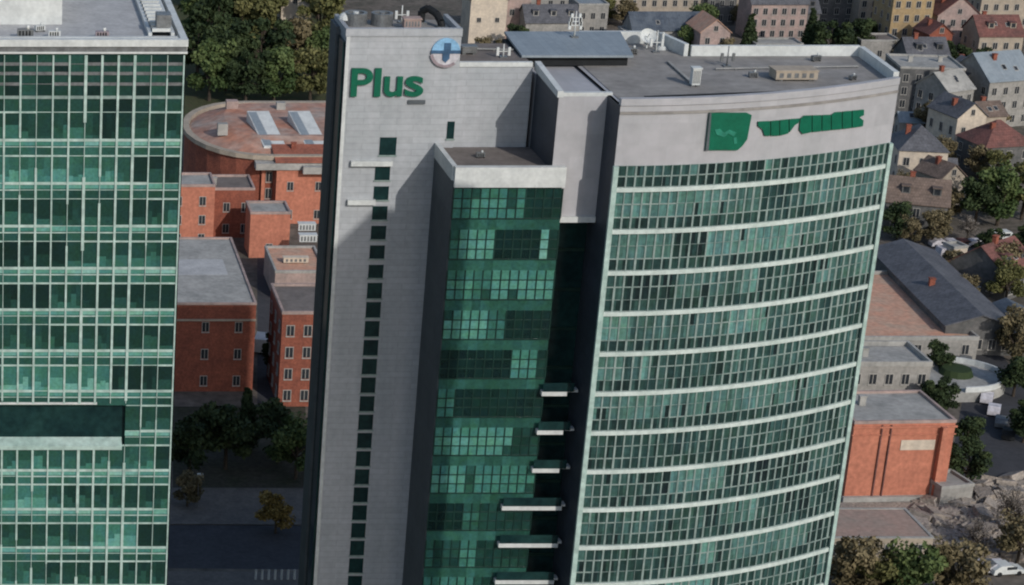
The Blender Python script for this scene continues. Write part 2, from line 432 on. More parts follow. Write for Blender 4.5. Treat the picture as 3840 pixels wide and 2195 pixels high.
# ------------------------------------------------------------------ office complex B/C : grey slab with green glass
XB0, XB1, YB = 59.05, 87.3, 188.0
def arc(x): return 8.0 * (max(0, x - XB0) / (XB1 - XB0)) ** 2
YP, YCF, YCG = 200.0, 192.0, 191.5
def office_complex():
    root = empty('office_complex', (0, 0, 0))
    tag(root, 'grey and green high-rise with a curved glass facade and a tall grey slab', 'office tower')
    r3 = random.Random(5)
    # --- slab with the word sign
    q = MB(); q.box(36.3, 47.15, YP, YP+6.6, 0, 83.0); q.build('slab_wall', M['clad'], root)
    q = MB()
    q.box(36.2, 47.2, YP-.12, YP+.35, 83.0, 83.75); q.box(36.2, 36.6, YP+.352, YP+6.7, 83.0, 83.7); q.box(46.8, 47.2, YP+.352, YP+6.7, 83.0, 83.7)
    q.build('slab_parapet', M['clad'], root)
    q = MB(); q.box(36.62, 46.78, YP+.36, YP+6.7, 83.0, 83.12); q.build('slab_roof', M['roofgrey'], root)
    q = MB(); q.box(36.05, 36.298, YP+.25, YP+3.3, 0, 82.4); q.build('side_glazing', M['glassdim'], root)
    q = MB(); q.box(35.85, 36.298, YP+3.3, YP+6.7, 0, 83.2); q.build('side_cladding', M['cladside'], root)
    q = MB(); q.box(36.28, 36.62, YP-.14, YP, 0, 82.98); q.build('corner_trim', M['white'], root)
    def window(x, z, w_, h_, y=YP, nm='slab_window', bars=1):
        q = MB()
        q.box(x-w_/2, x+w_/2, y-.05, y-.002, z-h_/2, z+h_/2, 0)
        q.box(x-w_/2-.1, x+w_/2+.1, y-.12, y-.052, z-h_/2-.14, z-h_/2, 1)
        o = q.build(nm, [M['glassdim'], M['mullB']], root); return o
    window(40.9, 72.25, 1.6, 1.75)
    for k in range(32):
        z = 69.55 - 2.0*k
        if z < 5: break
        window(40.55, z, 1.45, 1.36 if z > 58 else 1.62)
    window(46.8, 73.85, .7, 1.7)
    q = MB(); q.box(37.4, 41.4, YP-.45, YP-.002, 70.35, 70.85); q.build('ledge', M['white'], root)
    q = MB(); q.box(37.3, 40.0, YP-.45, YP-.002, 66.45, 66.95); q.build('ledge', M['white'], root)
    # --- wing wall behind the terrace, and the tall core
    q = MB(); q.box(47.152, 54.2, YP+.25, YP+9, 0, 80.2); q.build('wing_wall', M['clad'], root)
    q = MB(); q.box(47.2, 54.15, YP+.13, YP+.6, 80.0, 80.45); q.build('wing_parapet', M['white'], root)
    q = MB(); q.box(47.2, 54.15, YP+.61, YP+9, 80.2, 80.26); q.build('wing_roof', M['roofbrown'], root)
    q = MB(); q.box(54.6, 62, YCF, YP+9, 67.6, 79.2); q.build('core_wall', M['cladB'], root)
    q = MB(); q.poly([(54.59,YP+.2,67.6),(54.59,YCF,67.6),(54.59,YCF,79.7),(54.59,YP+.2,80.0)]); q.build('core_side', M['slate'], root)  # left face turned from the sun : its shade is put into the dark navy colour
    q = MB()
    q.poly([(54.45,YCF-.05,79.7),(55.0,YCF-.05,79.7),(55.0,YP+.6,80.45),(54.45,YP+.6,80.45)])
    q.poly([(54.45,YCF-.05,79.1),(55.0,YCF-.05,79.1),(55.0,YCF-.05,79.7),(54.45,YCF-.05,79.7)])
    q.poly([(54.45,YP+.6,79.6),(54.45,YCF-.05,79.1),(54.45,YCF-.05,79.7),(54.45,YP+.6,80.45)])
    q.poly([(55.0,YCF-.05,79.1),(55.0,YP+.6,79.6),(55.0,YP+.6,80.45),(55.0,YCF-.05,79.7)])
    q.build('core_parapet', M['white'], root)
    q = MB(); q.box(55.01, 59.5, YCF-.02, YCF+.5, 79.2, 79.55); q.build('core_coping', M['white'], root)
    q = MB(); q.box(54.7, 59.0, YCF-.35, YCF-.002, 67.2, 67.75); q.build('core_ledge', M['white'], root)
    # recess of dark glass under the core
    q = MB(); q.box(54.6, 60, YCF+2.2, YCF+4, 0, 67.58)
    q.build('recess_glazing', M['glassdim'], root)
    for k in range(16):
        q = MB(); q.box(55.8, 59.0, YCF+2.05, YCF+2.18, 3.6+4*k, 3.9+4*k)
        q.build('recess_spandrel', M['mulldark'], root)
    # --- lower green glass block
    X0, X1 = 45.55, 55.65
    q = MB(); q.box(X0+.15, X1-.1, YCG+.15, YP-.01, 0, 70.65); q.build('glass_block_core', M['glassdim'], root)
    q = MB(); q.box(X0+.3, X1, YCG+.5, YP+.2, 70.66, 72.1); q.build('terrace', M['roofbrown'], root)
    q = MB(); q.box(X0-.05, X1+.1, YCG-.25, YCG+.45, 70.72, 72.65)
    q.build('terrace_parapet', M['white'], root)
    q = MB(); q.box(X0-.18, X0+.28, YCG+.452, YP-.01, 71.2, 72.6); q.build('terrace_side_parapet', M['white'], root)
    q = MB(); q.box(X0-.1, X0+.148, YCG+.1, YP-.01, 0, 71.198); q.build('glass_block_side', M['cladside'], root)
    NC = 12; cw = (X1-X0)/NC
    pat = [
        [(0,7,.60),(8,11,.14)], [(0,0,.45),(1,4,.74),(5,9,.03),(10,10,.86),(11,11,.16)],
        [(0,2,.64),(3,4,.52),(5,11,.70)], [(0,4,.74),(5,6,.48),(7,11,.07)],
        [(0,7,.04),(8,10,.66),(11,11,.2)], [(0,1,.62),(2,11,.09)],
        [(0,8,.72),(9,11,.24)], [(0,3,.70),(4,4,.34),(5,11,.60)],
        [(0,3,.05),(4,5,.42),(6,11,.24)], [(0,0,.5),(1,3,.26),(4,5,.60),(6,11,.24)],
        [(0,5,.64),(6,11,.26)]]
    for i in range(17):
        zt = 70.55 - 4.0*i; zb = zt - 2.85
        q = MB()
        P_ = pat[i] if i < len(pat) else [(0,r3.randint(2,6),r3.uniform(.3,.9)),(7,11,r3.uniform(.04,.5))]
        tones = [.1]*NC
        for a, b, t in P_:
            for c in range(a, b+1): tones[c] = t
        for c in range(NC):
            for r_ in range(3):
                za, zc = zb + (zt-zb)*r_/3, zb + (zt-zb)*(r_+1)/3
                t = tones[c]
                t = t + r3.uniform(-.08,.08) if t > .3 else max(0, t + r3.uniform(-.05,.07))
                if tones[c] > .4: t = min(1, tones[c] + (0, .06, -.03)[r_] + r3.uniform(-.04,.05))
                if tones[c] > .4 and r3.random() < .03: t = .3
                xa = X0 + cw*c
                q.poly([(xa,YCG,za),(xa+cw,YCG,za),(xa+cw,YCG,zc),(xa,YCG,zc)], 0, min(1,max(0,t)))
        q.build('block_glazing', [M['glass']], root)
        q = MB()
        for c in range(NC):
            xa = X0 + cw*c
            q.poly([(xa,YCG,zb-1.15),(xa+cw,YCG,zb-1.15),(xa+cw,YCG,zb),(xa,YCG,zb)], 0, r3.uniform(.34,.50))
        q.build('block_spandrel', [M['glass']], root)
        q = MB()
        for c in range(NC+1):
            xa = X0 + cw*c
            q.box(xa-.055, xa+.055, YCG-.06, YCG-.002, zb, zt)
        q.box(X0, X1, YCG-.07, YCG-.002, zb-.12, zb-.001)
        for r_ in (1, 2):
            z = zb + (zt-zb)*r_/3
            for c in range(NC): q.box(X0+cw*c+.054, X0+cw*(c+1)-.054, YCG-.05, YCG-.002, z-.05, z+.05)
        q.build('block_mullion_grid', M['mulldark'], root)
    for k in range(5, 17):
        z = 50.55 - 4.0*(k-5)
        if k < 8:  xa, xb = 55.3 - .1*(k-5), 58.7
        else:      xa, xb = 52.5, 58.6
        q = MB(); q.box(xa, xb-1.0 if k<8 else xb-.3, YCG-.75, YCG-.08, z-.42, z)
        q.box(xb-.998 if k<8 else xb-.298, xb+.2, YCG-.2, YCG+.6, z-.25, z-.02)
        q.build('balcony_slab', M['white'], root)
        q = MB(); q.box(xa+.1, xb-.35, YCG-.7, YCG-.66, z+.004, z+.9); 
        q.build('balcony_glass', M['glassdim'], root)
    # --- curved facade
    n = 34
    xs = []
    L = 0; x = XB0 + .35; step = .84
    while x < XB1 - .3:
        xs.append(x)
        sl_ = 16*(x-XB0)/(XB1-XB0)**2
        x += step/math.sqrt(1+sl_*sl_)
    xs.append(XB1-.2)
    outline = [(x, YB+.6+arc(x)) for x in [XB0+.3+(XB1-XB0-.5)*k/24 for k in range(25)]]
    back = [(88.3,207.5),(71.5,207.5),(70.3,213.0),(54.7,213.0),(54.7,209.1),(59.35,209.1)]
    q = MB(); q.prism(outline+back, 0, 73.7); q.build('curved_core', M['glassdim'], root)
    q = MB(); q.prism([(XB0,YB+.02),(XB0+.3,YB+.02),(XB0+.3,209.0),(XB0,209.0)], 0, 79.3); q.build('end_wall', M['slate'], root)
    # upper blind wall
    out2 = [(x, YB+arc(x)) for x in [XB0+.02+(XB1-XB0)*k/32 for k in range(33)]]
    back2 = [(88.4,207.7),(71.4,207.7),(70.2,213.2),(54.5,213.2),(54.5,209.2),(XB0+.02,209.2)]
    q = MB(); q.prism(out2+back2, 73.75, 79.3); q.build('blind_wall', M['cladB'], root)
    q = MB(); q.prism([(x+(.5 if i==0 else 0), y+.5) for i,(x,y) in enumerate(out2)]+[(87.9,207.2),(71.0,207.2),(69.8,212.7),(60,212.7)], 79.301, 79.36); q.build('roof', M['roofgrey'], root)
    q = MB()
    for (xa,ya),(xb,yb) in zip(out2[:-1], out2[1:]):
        q.prism([(xa,ya-.12),(xb,yb-.12),(xb,yb+.5),(xa,ya+.5)], 79.36, 80.0)
    q.build('front_coping', M['cladB'], root)
    def wallseg(nm, a, b, z0, z1, th, mt):
        a = Vector(a); b = Vector(b); d = (b-a).normalized(); nn = Vector((-d.y, d.x))*th
        q = MB(); q.prism([a, b, b+nn, a+nn], z0, z1); q.build(nm, mt, root)
    wallseg('side_coping', (87.5,196.7), (88.4,207.2), 79.37, 80.35, .5, M['white'])
    wallseg('rear_coping', (88.0,207.71), (71.5,207.71), 79.37, 80.4, .45, M['white'])
    wallseg('rear_coping', (71.2,207.3), (70.2,212.6), 79.37, 80.6, .45, M['white'])
    wallseg('rear_coping', (69.7,213.2), (62.0,213.2), 79.37, 80.6, .45, M['white'])
    q = MB()
    for (xa,ya),(xb,yb) in zip(out2[:-1], out2[1:]):
        q.prism([(xa,ya-.10),(xb,yb-.10),(xb,yb-.003),(xa,ya-.003)], 78.55, 78.8)
    q.build('shadow_gap_trim', M['roofgrey'], root)
    for i in range(19):
        zb = 71.75 - 4.0*i
        top = 73.75 if i == 0 else zb + 3.55
        if zb < 1: break
        q = MB(); gq = MB()
        rows = [zb, zb+1.0, zb+2.0] if i == 0 else [zb, zb+1.1, zb+2.35, zb+3.55]
        run = .3; run2 = 0
        for c in range(len(xs)-1):
            xa, xb = xs[c], xs[c+1]; ya, yb = YB+arc(xa), YB+arc(xb)
            if r3.random() < .17: run = r3.choice([.08,.2,.3,.4,.5,.58,.68])
            hv_ = [run + r3.uniform(-.10,.14) for _ in (0,1)]
            for r_ in range(len(rows)-1):
                za, zc = rows[r_], rows[r_+1]; j = r3.uniform(-.012,.012)
                xm = xa + (xb-xa)*r3.uniform(.35,.65); ym = YB+arc(xm)
                for h_, (p_, q_, yp_, yq_) in enumerate(((xa,xm,ya,ym),(xm,xb,ym,yb))):
                    t = hv_[h_] + r3.uniform(-.06,.08)
                    if r_ == 0: t = .16 + r3.uniform(-.10,.16)
                    if r3.random() < .04: t = .03
                    q.poly([(p_,yp_+j,za),(q_,yq_-j,za),(q_,yq_-j,zc),(p_,yp_+j,zc)], 0, min(1,max(0,t)))
        q.build('curved_glazing', [M['glassB']], root)
        on = [True]*4
        for c in range(len(xs)):
            xa = xs[c]; ya = YB+arc(xa)
            for r_ in range(len(rows)-1):
                wd = r3.uniform(.05,.10) if r3.random() < .93 else .018
                gq.box(xa-wd, xa+wd, ya-.10, ya-.004, rows[r_]-.01, rows[r_+1]+.01)
            if c < len(xs)-1:
                xb = xs[c+1]; yb = YB+arc(xb)
                for r_ in range(0, len(rows)):
                    if r3.random() < .25: on[min(r_,3)] = r3.random() < .42
                    hh = .05 if (on[min(r_,3)] and 0 < r_ < len(rows)-1) else .012
                    gq.prism([(xa,ya-.08),(xb,yb-.08),(xb,yb-.005),(xa,ya-.005)], rows[r_]-hh, rows[r_]+hh)
        gq.build('curved_mullion_grid', M['mullB'], root)
        q = MB(); N = 36
        for k in range(N):
            xa = XB0+(XB1-XB0)*k/N; xb = XB0+(XB1-XB0)*(k+1)/N
            q.prism([(xa,YB-.24+arc(xa)),(xb,YB-.24+arc(xb)),(xb,YB+.3+arc(xb)),(xa,YB+.3+arc(xa))], zb-.44, zb-.03)
        q.build('floor_band', M['bandB'], root)
    q = MB(); q.box(XB0-.1, XB0+.36, YB-.36, YB+.015, 0, 73.74); q.build('edge_fin', M['mull'], root)
    q = MB(); q.box(XB1-.22, XB1+.12, YB+8-.5, YB+8.3, 0, 73.74); q.build('edge_fin', M['mull'], root)
    return root
OC = office_complex()

# guessed tower added out of view, shaped to throw shade across the lower grey slab
nb = empty('added_shade_tower', (71.4, 122, 0), R(-11))
tag(nb, 'tall narrow grey slab tower added out of view to shade the lower grey slab', 'office tower')
NH = 113.3
q = MB(); q.box(0, 4.0, -24, 0, 0, NH); q.build('wall', M['clad'], nb)
q = MB(); q.box(-.1, 4.1, -24.1, .1, NH+.001, NH+.3); q.build('coping', M['white'], nb)
for k in range(26):
    q = MB(); q.box(.4, 3.6, -24.06, -24.002, 3+4.2*k, 5.2+4.2*k); q.build('window', M['glassdim'], nb)
    q = MB(); q.box(-.06, -.002, -22.5, -1.5, 3+4.2*k, 5.2+4.2*k); q.build('window', M['glassdim'], nb)

# ------------------------------------------------------------------ signs on the complex
def text_mesh(txt, name, m, loc, sx, sz, parent, ext=.12):
    c = bpy.data.curves.new(name, 'FONT'); c.body = txt; c.extrude = ext; c.size = 1.0; c.offset = .018
    o = bpy.data.objects.new(name, c); COL.objects.link(o)
    dg = bpy.context.evaluated_depsgraph_get()
    me = bpy.data.meshes.new_from_object(o.evaluated_get(dg)); me.name = name
    COL.objects.unlink(o); bpy.data.objects.remove(o); bpy.data.curves.remove(c)
    xs = [v.co.x for v in me.vertices]; ys = [v.co.y for v in me.vertices]
    x0, x1, y0, y1 = min(xs), max(xs), min(ys), max(ys)
    for v in me.vertices:
        X = (v.co.x-x0)/(x1-x0)*sx; Z = (v.co.y-y0)/(y1-y0)*sz; Y = -v.co.z
        v.co = (X, Y, Z)
    me.materials.clear(); me.materials.append(m); me.update()
    k = bpy.data.objects.new(name, me); COL.objects.link(k); k.location = loc
    if parent: k.parent = parent
    return k
sg = empty('word_sign', (36.95, YP-.02, 77.2))
tag(sg, 'green channel letters reading Plus near the top of the grey slab', 'sign')
widths = [(0, 2.05, 2.75, 'P'), (2.22, .62, 2.75, 'l'), (3.15, 1.75, 1.95, 'u'), (5.15, 1.75, 1.98, 's')]
for x, wd, h, ch in widths: text_mesh(ch, 'letter', M['green'], (x, -.16, .0), wd, h, sg)
q = MB(); q.box(5.55, 7.2, -.16, -.03, -.75, -.38); q.build('strapline', M['cladside'], sg)

em = empty('round_emblem', (45.75, YP-.02, 81.5))
tag(em, 'round emblem with sky blue top and pale bottom on the grey slab', 'sign')
def disc_pts(r, a0, a1, n=20): return [(r*math.cos(R(a0+(a1-a0)*k/n)), r*math.sin(R(a0+(a1-a0)*k/n))) for k in range(n+1)]
q = MB(); q.slab_xz(disc_pts(1.36, 180, 360), -.18, -.02); q.build('lower_half', M['wht2'], em)
q = MB(); q.slab_xz(disc_pts(1.36, 0, 180), -.18, -.02); q.build('upper_half', M['sblue'], em)
q = MB(); q.slab_xz([(-.32,-.7),(0,-1.0),(.36,-.6),(.36,-.12),(1.35,-.12),(1.35,.18),(.42,.18),(.42,.9),(-.2,.9),(-.2,.18),(-1.4,.18),(-1.4,-.12),(-.32,-.12)], -.26, -.182)
q.build('figure', M['dblue'], em)
o1 = disc_pts(1.5, 190, 310); i1 = disc_pts(1.22, 190, 310)
q = MB(); q.slab_xz(o1 + list(reversed(i1)), -.24, -.182); q.build('rim', M['mauve'], em)

ls = empty('logo_sign', (0, YB, 0))
tag(ls, 'green logo panel and wordmark strip on the blind wall above the curved facade', 'sign')
def on_front(px, py):                                           # survey marks of the sign carried onto the curved wall
    a, b, c = ray((2600+px/3.539)/3.75/.402, (360+py/3.539)/3.75/.402)
    Y = YB
    for _ in range(12): Y = YB + arc(a*Y/b)
    return (a*Y/b, CAMH + c*Y/b)
def shp(pts): return [on_front(*p) for p in pts]
F = lambda x: arc(x)
q = MB(); q.slab_xz(list(reversed(shp([(205,210),(700,210),(765,240),(735,400),(705,560),(640,650),(575,705),(150,705)]))), -.22, -.02, fn=F); q.build('logo_panel', M['green'], ls)
q = MB(); q.slab_xz(list(reversed(shp([(205,210),(228,210),(190,705),(150,705)]))), -.3, -.222, fn=F); q.build('panel_edge', M['cladside'], ls)
q = MB(); q.slab_xz(list(reversed(shp([(270,430),(340,420),(400,470),(470,430),(560,470),(520,520),(450,480),(400,530),(300,500)]))), -.26, -.222, fn=F); q.build('swirl', M['greenlite'], ls)
q = MB(); q.slab_xz(list(reversed(shp([(520,540),(560,530),(570,610),(530,620)]))), -.26, -.222, fn=F); q.build('swirl', M['greenlite'], ls)
words = [[(850,330),(930,325),(1010,322),(1010,515),(940,515),(910,430),(850,385)],
         [(1022,322),(1130,312),(1130,512),(1022,515)], [(1142,310),(1255,298),(1255,482),(1142,512)],
         [(1267,297),(1405,288),(1385,345),(1340,370),(1267,470)],
         [(1415,286),(1462,250),(1560,247),(1560,465),(1440,490),(1398,435)],
         [(1572,246),(1690,243),(1690,452),(1572,464)], [(1702,243),(1815,238),(1815,440),(1702,450)],
         [(1827,236),(1870,206),(1960,198),(1960,425),(1827,438)],
         [(1972,197),(2090,186),(2090,410),(1972,424)],
         [(2102,185),(2255,170),(2255,240),(2195,270),(2250,312),(2240,388),(2102,408)]]
for wpts in words:
    q = MB(); q.slab_xz(list(reversed(shp(wpts))), -.2, -.02, fn=F); q.build('glyph', M['green'], ls)

# ------------------------------------------------------------------ roof kit of the complex
pr = empty('plant_room', (58.5, 202.4, 79.36))
tag(pr, 'blue grey metal roofed plant room behind the core on the office roof', 'plant room')
q = MB(); q.box(-4.6, 5.6, .9, 8.38, 0, .95); q.build('plinth', M['black'], pr)  # black colour stands for the shadow beneath the overhanging roof
q = MB()
q.slab_xz([(-4.2,0),(6.2,0),(6.2,.25),(-4.2,.25)], -.2, .12)
q.v = []; q.f = []; q.m = []; q.t = []
P0 = [(-4.8,.2,.96),(5.9,.2,.96),(7.2,9.2,1.3),(-4.4,9.2,1.3)]
q.poly(P0); q.poly([(x,y,z+.22) for x,y,z in P0])
for k in range(4):
    a = P0[k]; b = P0[(k+1)%4]; q.poly([a, b, (b[0],b[1],b[2]+.22), (a[0],a[1],a[2]+.22)])
q.build('sloping_roof', M['zinc'], pr)
q = MB(); q.box(-4.2, 5.9, 8.4, 9.0, .0, 1.25); q.build('rear_wall', M['slate'], pr)
q = MB(); q.box(-4.75, -4.61, .95, 8.3, 0, .94); q.build('gable_end', M['black'], pr)

def mast(label, x, y, z, h, arms, mt='white'):
    root = empty('antenna_mast', (x, y, z)); tag(root, label, 'antenna')
    q = MB(); q.tube((0,0,0), (0,0,h), .09, .05, 8); q.build('pole', M[mt], root, True)
    q = MB(); q.box(-.35,.35,-.35,.35,0,.12); q.build('base_plate', M['steel'], root)
    for k in range(arms):
        z_ = h*(.45+.45*k/max(1,arms)); s = .55-.08*k
        q = MB(); q.tube((-s,0,z_), (s,0,z_), .05, .05, 6)
        q.box(-s-.12,-s+.12,-.1,.1,z_-.4,z_+.4); q.box(s-.12,s+.12,-.1,.1,z_-.4,z_+.4); q.build('aerial', M[mt], root)
    return root
mast('pale aerial mast standing on the blue grey plant room roof', 60.5, 209.4, 80.8, 2.6, 3)
mast('thin aerial pole beside the white rear rail of the office roof', 68.6, 209.0, 79.36, 2.2, 1)
mast('slim lamp-like pole in the middle of the main office roof', 73.6, 203.0, 79.36, 2.0, 1, 'steel')
mast('short aerial between two stub posts on the brown wing roof', 52.0, 203.0, 80.26, 1.3, 1)

def chiller(label, x, y, z, L_, W_, H_, mt, rz=0):
    root = empty('roof_unit', (x, y, z), rz); tag(root, label, 'roof unit')
    q = MB(); q.box(-L_/2, L_/2, -W_/2, W_/2, .18, H_); q.build('casing', M[mt], root)
    q = MB(); q.box(-L_/2-.08, L_/2+.08, -W_/2-.08, W_/2+.08, H_+.001, H_+.12); q.build('lid', M[mt], root)
    for sx in (-1,1):
        q = MB(); q.box(sx*L_*.35-.15, sx*L_*.35+.15, -W_*.4, W_*.4, 0, .178); q.build('skid', M['steel'], root)
    q = MB()
    for k in range(5): q.box(-L_*.42+k*L_*.18, -L_*.42+k*L_*.18+L_*.1, -W_/2-.02, -W_/2-.002, .35, H_-.15)
    q.build('louvre', M['steel'], root)
    return root
chiller('long pale air conditioning unit on the right half of the main office roof', 78.1, 197.9, 79.36, 3.9, 1.9, .95, 'beige')
chiller('upright pale vent housing on the main office roof, left of the long unit', 68.0, 195.2, 79.36, .75, .75, 1.7, 'white')
chiller('low grey box beside the aerial on the brown wing roof', 49.0, 204.5, 80.26, 1.4, 1.0, .7, 'steel')

dish = empty('satellite_dish', (68.2, 210.8, 79.36))
tag(dish, 'white satellite dish in front of the rear rail of the office roof', 'satellite dish')
q = MB(); nseg = 16; rings = [(0,0),(.35,.06),(.62,.19),(.82,.33)]
Md = Matrix.Translation((0,0,1.1)) @ Matrix.Rotation(R(50),4,'X')
for (ra,za),(rb,zb) in zip(rings[:-1], rings[1:]):
    for k in range(nseg):
        t0, t1 = 2*math.pi*k/nseg, 2*math.pi*(k+1)/nseg
        q.poly([Md@Vector((ra*math.cos(t0),ra*math.sin(t0),za)), Md@Vector((rb*math.cos(t0),rb*math.sin(t0),zb)), Md@Vector((rb*math.cos(t1),rb*math.sin(t1),zb)), Md@Vector((ra*math.cos(t1),ra*math.sin(t1),za))])
q.build('reflector', M['white'], dish, True)
q = MB(); q.tube((0,0,0),(0,0,1.05),.1); q.build('post', M['white'], dish)
q = MB(); q.tube((0,0,1.1), Md@Vector((0,0,.8)), .05); q.build('feed_arm', M['white'], dish)
pp = empty('roof_pipe', (69.6, 210.4, 79.36)); tag(pp, 'white pipe stub with a wide foot beside the satellite dish', 'pipe')
q = MB(); q.tube((0,0,.3),(0,0,1.7),.14); q.build('riser', M['white'], pp)
q = MB(); q.tube((0,0,0),(0,0,.3),.6,.35,12); q.build('foot', M['white'], pp)

for lb, pts_, z_ in (('thin cable tray running across the main office roof behind the long unit', [(72,201.5),(86,202.5)], 79.37),
                     ('dark drain channel along the front of the main office roof', [(62,190.6),(76,192.6)], 79.37),
                     ('pale conduit running back from the upright vent housing', [(68.0,196.2),(68.4,204.5)], 79.37),
                     ('cable tray across the brown wing roof', [(47.8,206.2),(53.6,205.6)], 80.27)):
    (xa, ya), (xb, yb) = pts_; L_ = math.hypot(xb-xa, yb-ya)
    root = empty('cable_tray', (xa, ya, z_), math.atan2(yb-ya, xb-xa)); tag(root, lb, 'cable tray')
    q = MB(); q.box(0, L_, -.13, .13, .12, .2); q.build('tray', M['black' if 'dark' in lb else 'flatroof'], root)
    for k in range(int(L_/2)+1):
        q = MB(); q.box(k*2-.08 if k else 0, k*2+.08, -.1, .1, 0, .118); q.build('bracket', M['steel'], root)
for lb, x, y, z, s_, rz_ in (('small square roof hatch left of the long pale unit', 74.6, 198.6, 79.37, .45, 0), ('low dark extract box near the rear coping of the main roof', 83.0, 205.2, 79.37, .5, .2),
                       ('small grey extract box near the front coping at the right end', 83.6, 197.6, 79.37, .4, .5), ('grey duct box beside the satellite dish', 66.0, 208.2, 79.37, .55, 0),
                       ('low vent box in the middle of the terrace above the glass block', 49.0, 196.5, 72.11, .45, 0)):
    duct(lb, x, y, z, s_, 'steel', rz_)
# top of the grey slab
def fan(label, x, y, r, mt):
    root = empty('cooling_fan', (x, y, 83.12)); tag(root, label, 'cooling fan')
    q = MB(); n_ = 20
    for k in range(n_):
        t0, t1 = 2*math.pi*k/n_, 2*math.pi*(k+1)/n_
        c0, s0, c1, s1 = math.cos(t0), math.sin(t0), math.cos(t1), math.sin(t1)
        for (ra, za), (rb, zb) in (((r,0),(r,1.2)),((r,1.2),(r*.72,1.2)),((r*.72,1.2),(r*.72,.7))):
            q.poly([(ra*c0,ra*s0,za),(ra*c1,ra*s1,za),(rb*c1,rb*s1,zb),(rb*c0,rb*s0,zb)])
    q.build('drum', M['steel'], root)
    q = MB()
    for k in range(6):
        t = k*math.pi/3
        q.poly([(0,0,.8),(r*.7*math.cos(t),r*.7*math.sin(t),.75),(r*.7*math.cos(t+.7),r*.7*math.sin(t+.7),.95)])
    q.build('blade', M['white'], root)
    q = MB(); q.tube((0,0,.7),(0,0,1.25),r*.25); q.build('hub', M[mt], root)
fan('dark cooling fan with a pale hub, left of the pair on the grey slab', 37.9, 204.6, 1.1, 'white')
fan('dark round cooling fan, right of its pair on top of the grey slab', 40.4, 204.4, 1.05, 'steel')
chiller('reddish louvred box on top of the grey slab', 42.9, 202.6, 83.12, 1.6, 1.1, 1.0, 'pink')
mast('bright white pole on top of the grey slab', 42.5, 205.4, 83.12, 1.7, 1)
el = empty('bent_duct', (45.2, 203.4, 83.12)); tag(el, 'dark bent duct at the right end of the grey slab roof', 'air duct')
q = MB(); pts = [(-.9,1.6,0),(-.9,1.6,1.2),(-.4,1.2,1.6),(.3,.4,1.2),(.6,-.2,.6),(.7,-.4,0)]
for a, b in zip(pts[:-1], pts[1:]): q.tube(a, b, .36, n=10)
q.build('pipe', M['black'], el)
q = MB(); q.box(-1.4,-.4,1.1,2.1,0,.2); q.box(.2,1.2,-.9,.1,0,.2); q.build('collar', M['steel'], el)
kn = empty('corner_lamp', (36.9, 204.6, 83.12)); tag(kn, 'pale dome at the rear left corner of the grey slab roof', 'lamp')
q = MB()
for i in range(4):
    a0, a1 = R(90*i/4), R(90*(i+1)/4)
    for k in range(12):
        t0, t1 = 2*math.pi*k/12, 2*math.pi*(k+1)/12
        f_ = lambda a,t: (.7*math.cos(a)*math.cos(t), .7*math.cos(a)*math.sin(t), .5+.7*math.sin(a))
        q.poly([f_(a0,t0),f_(a0,t1),f_(a1,t1),f_(a1,t0)])
q.build('dome', M['white'], kn, True)
q = MB(); q.tube((0,0,0),(0,0,.5),.5,.5,12); q.build('collar', M['steel'], kn)

